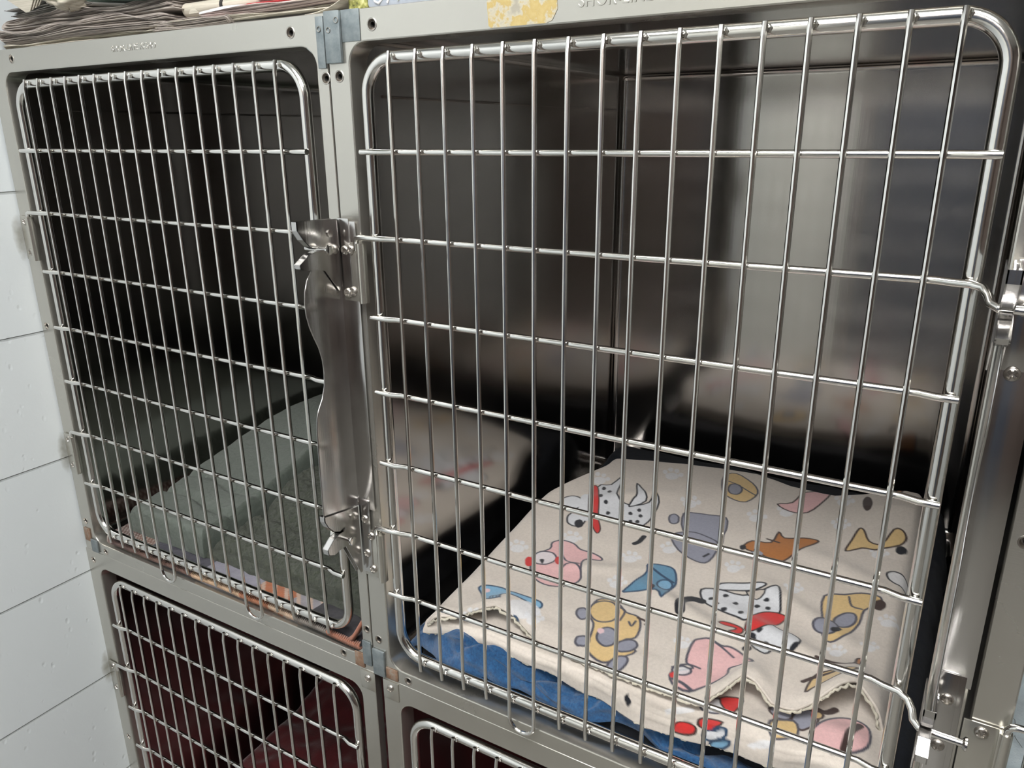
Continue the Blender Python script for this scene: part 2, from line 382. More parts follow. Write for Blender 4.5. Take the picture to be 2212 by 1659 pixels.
def make_door(bx, dz, parent, first_hinge=1, second_hinge=5):
    """bx = x of the first vertical bar (cage coordinates), dz added to every height"""
    F = .011; RT = .0064
    path = [(p[0], F, p[1]) for p in rrect(bx - .037, bx + 15 * DX + .030, ZB + dz, ZT + dz, .034, 10)]
    m = MB(); m.tube(path, RT, 16, closed=True)
    rnd = random.Random(int(abs(bx) * 1000))
    for i in range(16):          # weld beads where the bars meet the tube
        for zz in (ZT + dz, ZB + dz):
            s_ = .0026 + rnd.random() * .0006
            m.tube([(bx + i * DX + .0030, .0042, zz - s_ * .9), (bx + i * DX + .0036, .0044, zz + .0005), (bx + i * DX + .0028, .0046, zz + s_)], [.0006, .0019, .0007], 8)
    door = m.build('door', M['wire'], parent)
    # straight bars and the two stop loops that reach over the sill
    top = ZT + dz + .0045; bot = ZB + dz - .0085
    i = 0
    while i < 16:
        x = bx + i * DX
        if i in (4, 10):
            x2 = x + DX; zl = ZB + dz - .020; r = .0155
            pts = [(x, .002, top), (x, 0, top - .010)] + [(x, 0, zl)]
            for a in range(0, 181, 18):
                pts.append(((x + x2) / 2 - DX / 2 * math.cos(math.radians(a)), 0, zl - r * math.sin(math.radians(a))))
            pts += [(x2, 0, top - .010), (x2, .002, top)]
            MB().tube(pts, .0024, 10).build('stop_loop', M['wire'], door); i += 2
        else:
            b = MB(); b.tube([(x, .002, top), (x, 0, top - .012), (x, 0, bot + .012), (x, .0012, bot)], [.0022, .0024, .0024, .0023], 10)
            b.build('vertical_bar', M['wire'], door); i += 1
    xl, xr = bx - .0435, bx + 15 * DX + .0352
    for j, z in enumerate(ROWS):
        z += dz; yb = .0052; ye = .0012
        body = [(bx - .010, yb, z), (bx + 15 * DX + .008, yb, z)]
        if j in (first_hinge, second_hinge):
            left = [(bx - .0585, ye + .001, z - .014), (bx - .0585, ye, z - .005), (bx - .0562, ye - .0008, z - .0012), (bx - .052, ye - .001, z), (bx - .030, ye - .0004, z), (bx - .020, ye + .001, z)]
            xe = bx + 15 * DX
            right = [(xe + .018, ye, z), (xe + .030, ye - .002, z), (xe + .0375, ye - .007, z - .0012), (xe + .0415, ye - .013, z - .0055), (xe + .0435, ye - .020, z - .0095), (xe + .048, ye - .025, z - .0112), (xe + .064, ye - .026, z - .0112), (xe + .0800, ye - .026, z - .0112)]
            nm = 'latch_rod'
        else:
            left = [(xl, ye, z), (bx - .022, ye, z)]; right = [(bx + 15 * DX + .020, ye, z), (xr, ye, z)]; nm = 'cross_rod'
        pts = left + [body[0]] + [(bx + t * DX, yb, z) for t in (0, 5, 10, 15)] + [body[1]] + right
        rr = [.0031] * len(pts)
        if nm == 'cross_rod': rr[0] = .0027
        b = MB(); b.tube(pts, rr, 12)
        if nm == 'latch_rod':
            q = pts[-1]; b.tube([(q[0] - .001, q[1], q[2]), (q[0] + .0006, q[1], q[2]), (q[0] + .0022, q[1], q[2]), (q[0] + .0028, q[1], q[2])], [.0035, .0056, .0056, .0040], 16)
        b.build(nm, M['wire'], door)
    return door

def hinge(x, z, parent, h=.065):
    """bent plate on the stile with a rolled knuckle on its opening side; x = knuckle centre"""
    m = MB(); y = .0068
    m.box(x - .0300, x - .0035, y - .0016, y, z - h, z, b=.0003)
    for a in ((z - h, z),):
        pts = []
        m.tube([(x, .0018, a[0]), (x, .0018, a[1])], .0044, 16)
    m.box(x - .0052, x + .0044, .0004, .0075, z - h, z - .0002, b=.0006)
    o = m.build('hinge', M['stile'], parent)
    screw('screw', (x - .0165, y - .0016, z - .008), o, spin=.4); screw('screw', (x - .0165, y - .0016, z - h + .011), o, spin=1.1)
    return o

def latch(x, z1, z2, parent):
    """guard plate standing out from the stile with two forked catches on it"""
    y0 = .0065
    prof = [(y0, z1 + .022), (-.004, z1 + .018), (-.030, z1 - .022), (-.0375, z1 - .028), (-.0457, z1 - .038), (-.050, z1 - .050), (-.0515, z1 - .062), (-.0508, z1 - .075), (-.0478, z1 - .088),
            (-.043, z1 - .100), (-.037, z1 - .113), (-.0333, z1 - .127), (-.0320, z1 - .142), (-.0335, z1 - .158), (-.0385, z1 - .172), (-.0455, z1 - .183), (-.0490, z1 - .192), (-.0510, z1 - .21), (-.0520, z1 - .25), (-.0526, z2 + .030),
            (-.0530, z2 + .0262), (y0, z2 + .020)]
    m = MB(); m.prism(prof, 0, x, x + .0012)
    m.box(x, x + .0265, y0 - .0012, y0, z2 + .018, z1 + .020, b=.0003)
    # rolled front lip
    m.tube([(x + .0006, a, b_) for a, b_ in prof[2:-1]], .0008, 8)
    g = m.build('guard_plate', M['latch'], parent)
    def catch(poly, zc, upper):
        c = MB(); c.prism(poly, 0, x + .0026, x + .0036); c.prism(poly, 0, x - .0052, x - .0042)
        # web joining the two cheeks along the nose
        n = len(poly); fr = [i for i in range(n) if poly[i][0] < -.022 and poly[(i + 1) % n][0] < -.022]
        for i in fr:
            (a, b_), (c_, d_) = poly[i], poly[(i + 1) % n]
            c.add([(x - .0052, a, b_), (x + .0036, a, b_), (x + .0036, c_, d_), (x - .0052, c_, d_), (x - .0052, a + .0009, b_), (x + .0036, a + .0009, b_), (x + .0036, c_ + .0009, d_), (x - .0052, c_ + .0009, d_)],
                  [(0, 1, 2, 3), (7, 6, 5, 4), (0, 4, 5, 1), (1, 5, 6, 2), (2, 6, 7, 3), (3, 7, 4, 0)])
        c.box(x + .0026, x + .0185, y0 - .0024, y0 - .0012, min(p[1] for p in poly), max(p[1] for p in poly) - .001, b=.0003)
        o = c.build('catch', M['latch'], parent)
        MB().tube([(x + .0032, -.010, zc + .009), (x + .0052, -.010, zc + .009)], .0040, 16).build('rivet', M['wire'], o)
        sp = .012 if upper else .010
        screw('screw', (x + .0115, y0 - .0022, zc + (-.010 if upper else .001)), o, spin=.2); screw('screw', (x + .0115, y0 - .0022, zc - (.057 if upper else .046)), o, spin=.9)
        return o
    zc = z1
    up = [(.0020, zc + .0225), (-.0555, zc + .0240), (-.0555, zc + .0150), (-.0485, zc + .0050), (-.0400, zc - .0030), (-.0330, zc - .0060), (-.0255, zc - .0035), (-.0215, zc - .0070), (-.0240, zc - .0085), (-.0330, zc - .0090), (-.0420, zc - .0110), (-.0565, zc - .0200), (-.0555, zc - .0240), (-.0480, zc - .0270), (-.0300, zc - .0285), (-.0200, zc - .0310), (-.0010, zc - .0560), (.0020, zc - .0560)]
    catch(up, zc - .001, True)
    zc = z2
    lo_ = [(.0015, zc + .0200), (-.0545, zc + .0300), (-.0545, zc + .0240), (-.0500, zc + .0150), (-.0420, zc + .0060), (-.0330, zc + .0020), (-.0255, zc + .0045), (-.0215, zc + .0010), (-.0250, zc - .0010), (-.0330, zc - .0010), (-.0430, zc - .0040), (-.0540, zc - .0130), (-.0530, zc - .0200), (-.0450, zc - .0240), (-.0350, zc - .0220), (-.0240, zc - .0220), (-.0020, zc - .0700), (.0015, zc - .0700)]
    catch(lo_, zc + .003, False)
    return g

def letters(txt, x, z, size, parent, y, depth=.0002):
    cu = bpy.data.curves.new('lettering', 'FONT'); cu.body = txt; cu.size = size; cu.extrude = depth; cu.bevel_depth = .0003; cu.space_character = 1.08
    t = bpy.data.objects.new('lettering', cu); col.objects.link(t)
    me = bpy.data.meshes.new_from_object(t.evaluated_get(bpy.context.evaluated_depsgraph_get())); bpy.data.objects.remove(t)
    me.transform(Matrix.Translation((x, y, z)) @ Matrix.Rotation(PI / 2, 4, 'X')); me.materials.clear(); me.materials.append(M['plate'])
    return new_obj('embossed_lettering', me, parent)

def make_cage(x0, x1, ix0, ix1, bx, dz, label, group='steel kennel cages stacked in two rows', holes=(), text=None, door=True, latch_x=None, hinge_x=None, plate_mat='plate', top=.0553):
    """all x in world; z heights are those of the upper row plus dz"""
    X0 = (x0 + x1) / 2; root = empty('kennel_cage', (X0, .008, -.7385 + dz), label, 'cage', group)
    o_ = Vector((X0, .008, -.7385 + dz))
    inv = Empty_shift(root, o_)
    fr = ring_plate(x0, x1, -.7385 + dz, top + dz, ix0, ix1, -.7185 + dz, .0252 + dz, .021, .008, .026)
    f = fr.build('face_frame', M[plate_mat], inv, angle=28)
    punch(f, [(h[0], h[1] + dz) for h in holes], .0056, .008)
    for h in holes: eyelet((h[0], .0082, h[1] + dz), f)
    body = cage_body(x0 + .004, x1 - .004, -.7215 + dz, .0375 + dz, .0345, .762, inv)
    if door: make_door(bx, dz, inv)
    if hinge_x is not None:
        hinge(hinge_x, -.1725 + dz, inv); hinge(hinge_x, -.5225 + dz, inv)
    if latch_x is not None: latch(latch_x, -.1705 + dz, -.5125 + dz, inv)
    if text: letters(*text[:4], f, .0080)
    settle(root, o_)
    return root
# parts are built at world coordinates and then moved into their thing's frame
def Empty_shift(root, o_): return root
def settle(root, o_):
    for ch in [c for c in bpy.data.objects if c.parent == root]:
        ch.matrix_parent_inverse = Matrix.Identity(4)
        if ch.data and ch.data.users == 1: ch.data.transform(Matrix.Translation(-o_))
        for g in [c for c in bpy.data.objects if c.parent == ch]:
            if g.data and g.data.users == 1: g.data.transform(Matrix.Translation(-o_))

H_TL = [(-.672, .0425), (-.1346, .0400), (-.0896, -.0062), (-.718, -.342), (-.718, -.683), (-.674, -.7300), (-.0945, -.3399), (-.0928, -.6748), (-.1381, -.7285)]
H_TR = [(-.0242, .0400), (-.071, -.0052), (-.0702, -.3438), (-.0731, -.6835), (-.0278, -.7300), (.5490, -.3476), (.52, .0400)]
c_tl = make_cage(-.7315, -.0855, -.7005, -.1018, -.6380, 0, 'upper left steel cage holding green towels, beside the block wall', holes=H_TL, text=('SHOR-LINE KCMO', -.4435, .0385, .0100), latch_x=-.0885, hinge_x=-.6975)
c_tr = make_cage(-.0838, .5625, -.0560, .5345, 0.0, 0, 'large upper cage in the middle holding the dog-print blanket', holes=H_TR, text=('SHOR-LINE KCMO', .1985, .0370, .0125), latch_x=.5370, hinge_x=-.0535)
c_nr = make_cage(.5680, 1.2140, .5957, 1.1830, .6515, 0, 'cage cut off at the right edge of the photo, pale blue blanket inside', holes=[(.5790, -.357), (.5790, -.69)], hinge_x=.5930, plate_mat='plate')
c_ll = make_cage(-.7355, -.0850, -.7050, -.1100, -.6385, -.7945, 'lower left cage with a dark interior, beside the block wall', holes=[(-.7180, .036), (-.718, -.342)], latch_x=-.0885, hinge_x=-.7010, top=.0557)
c_lr = make_cage(-.0710, .5725, -.0435, .5445, .0123, -.7945, 'lower cage in the middle with a dark red interior', holes=[(.53, .036)], latch_x=.5470, hinge_x=-.0412, top=.0557)
def part(mb, name, mat, root, **kw):
    o = mb.build(name, mat, root, **kw); o.data.transform(Matrix.Translation(-root.location)); return o
def loose_screw(x, z, root, y=.0078, **kw):
    o = screw('screw', (x, y, z), root, **kw); o.data.transform(Matrix.Translation(-root.location)); return o
# corner clips: galvanised strips where the cabinets meet
m = MB(); m.box(-.1175, -.0955, .0082, .0095, .0255, .0515, b=.0004); m.prism([(-.1175, .0262), (-.1075, .0190), (-.0955, .0190), (-.0955, .0262)], 1, .0085, .0095)
part(m, 'corner_block', M['galv'], c_tl); m = MB(); m.box(-.0966, -.0862, .0055, .0080, .0030, .0520, b=.0006); q = part(m, 'corner_clip', M['galv'], c_tl); eyelet((-.0915 - c_tl.location.x, .0052 - .008, .0400 + .7385), q, .0028, 'punched_rivet')
m = MB(); m.box(-.0835, -.0632, .0040, .0078, .0070, .0556, b=.0007); q = part(m, 'corner_clip', M['galv'], c_tr)
eyelet((-.0665 - c_tr.location.x, .0038 - .008, .0465 + .7385), q, .0030, 'punched_rivet'); eyelet((-.0775 - c_tr.location.x, .0038 - .008, .0380 + .7385), q, .0028, 'punched_rivet')
m = MB(); m.box(-.0628, -.0392, .0070, .0079, .0262, .0556, b=.0003); part(m, 'corner_block', M['galv'], c_tr)
m = MB(); m.box(-.1005, -.0862, .0055, .0078, -.7290, -.6925, b=.0006); part(m, 'corner_clip', M['galv'], c_tl)
m = MB(); m.box(-.1160, -.1000, .0066, .0078, -.7370, -.7150, b=.0003); part(m, 'corner_block', M['rust'], c_tl)
m = MB(); m.box(-.0830, -.0640, .0045, .0078, -.7372, -.6985, b=.0006); part(m, 'corner_clip', M['galv'], c_tr)
m = MB(); m.box(-.0630, -.0440, .0066, .0078, -.7370, -.7205, b=.0003); part(m, 'corner_block', M['rust'], c_tr)
m = MB(); m.box(-.7255, -.7100, .0060, .0078, -.7200, -.6960, b=.0005); part(m, 'corner_clip', M['rust'], c_tl)
m = MB(); m.box(-.7100, -.6925, .0050, .0078, -.7370, -.7140, b=.0005); part(m, 'corner_clip', M['galv'], c_tl)
# bolted straps on the lower row
for x, c_ in ((-.0958, c_ll), (-.0571, c_lr)):
    m = MB(); m.box(x - .0125, x + .0125, .0066, .0079, -.7700, -.7412, b=.0004); part(m, 'strap', M['stile'], c_); loose_screw(x, -.7515, c_, .0066)
m = MB(); m.box(.5385, .5600, .0052, .0067, -.600, -.4840, b=.0006); part(m, 'strike_plate', M['latch'], c_tr)

# worn sticker on the top rail
k = Mt('worn_sticker'); v = k.coords(); n_ = k.noise(v, 55, 5, .6)
k.l(k.ramp(n_, [(.38, srgb(150, 146, 132)), (.47, srgb(172, 166, 148)), (.52, srgb(168, 148, 92)), (.64, srgb(176, 158, 108)), (.7, srgb(160, 156, 142))]), k.b.inputs['Base Color']); k.set(Roughness=.55)
k.bump(n_, .6, .001); M['sticker'] = k.m
m = MB(); m.prism([(.1085, .0552), (.1105, .0290), (.1130, .0272), (.1690, .0272), (.1745, .0290), (.1795, .0375), (.1785, .0470), (.1760, .0545)], 1, .0074, .0079)
st = m.build('sticker', M['sticker'], c_tr, smooth=False); st.data.transform(Matrix.Translation(-c_tr.location)); st['label'] = 'worn yellow and white sticker'

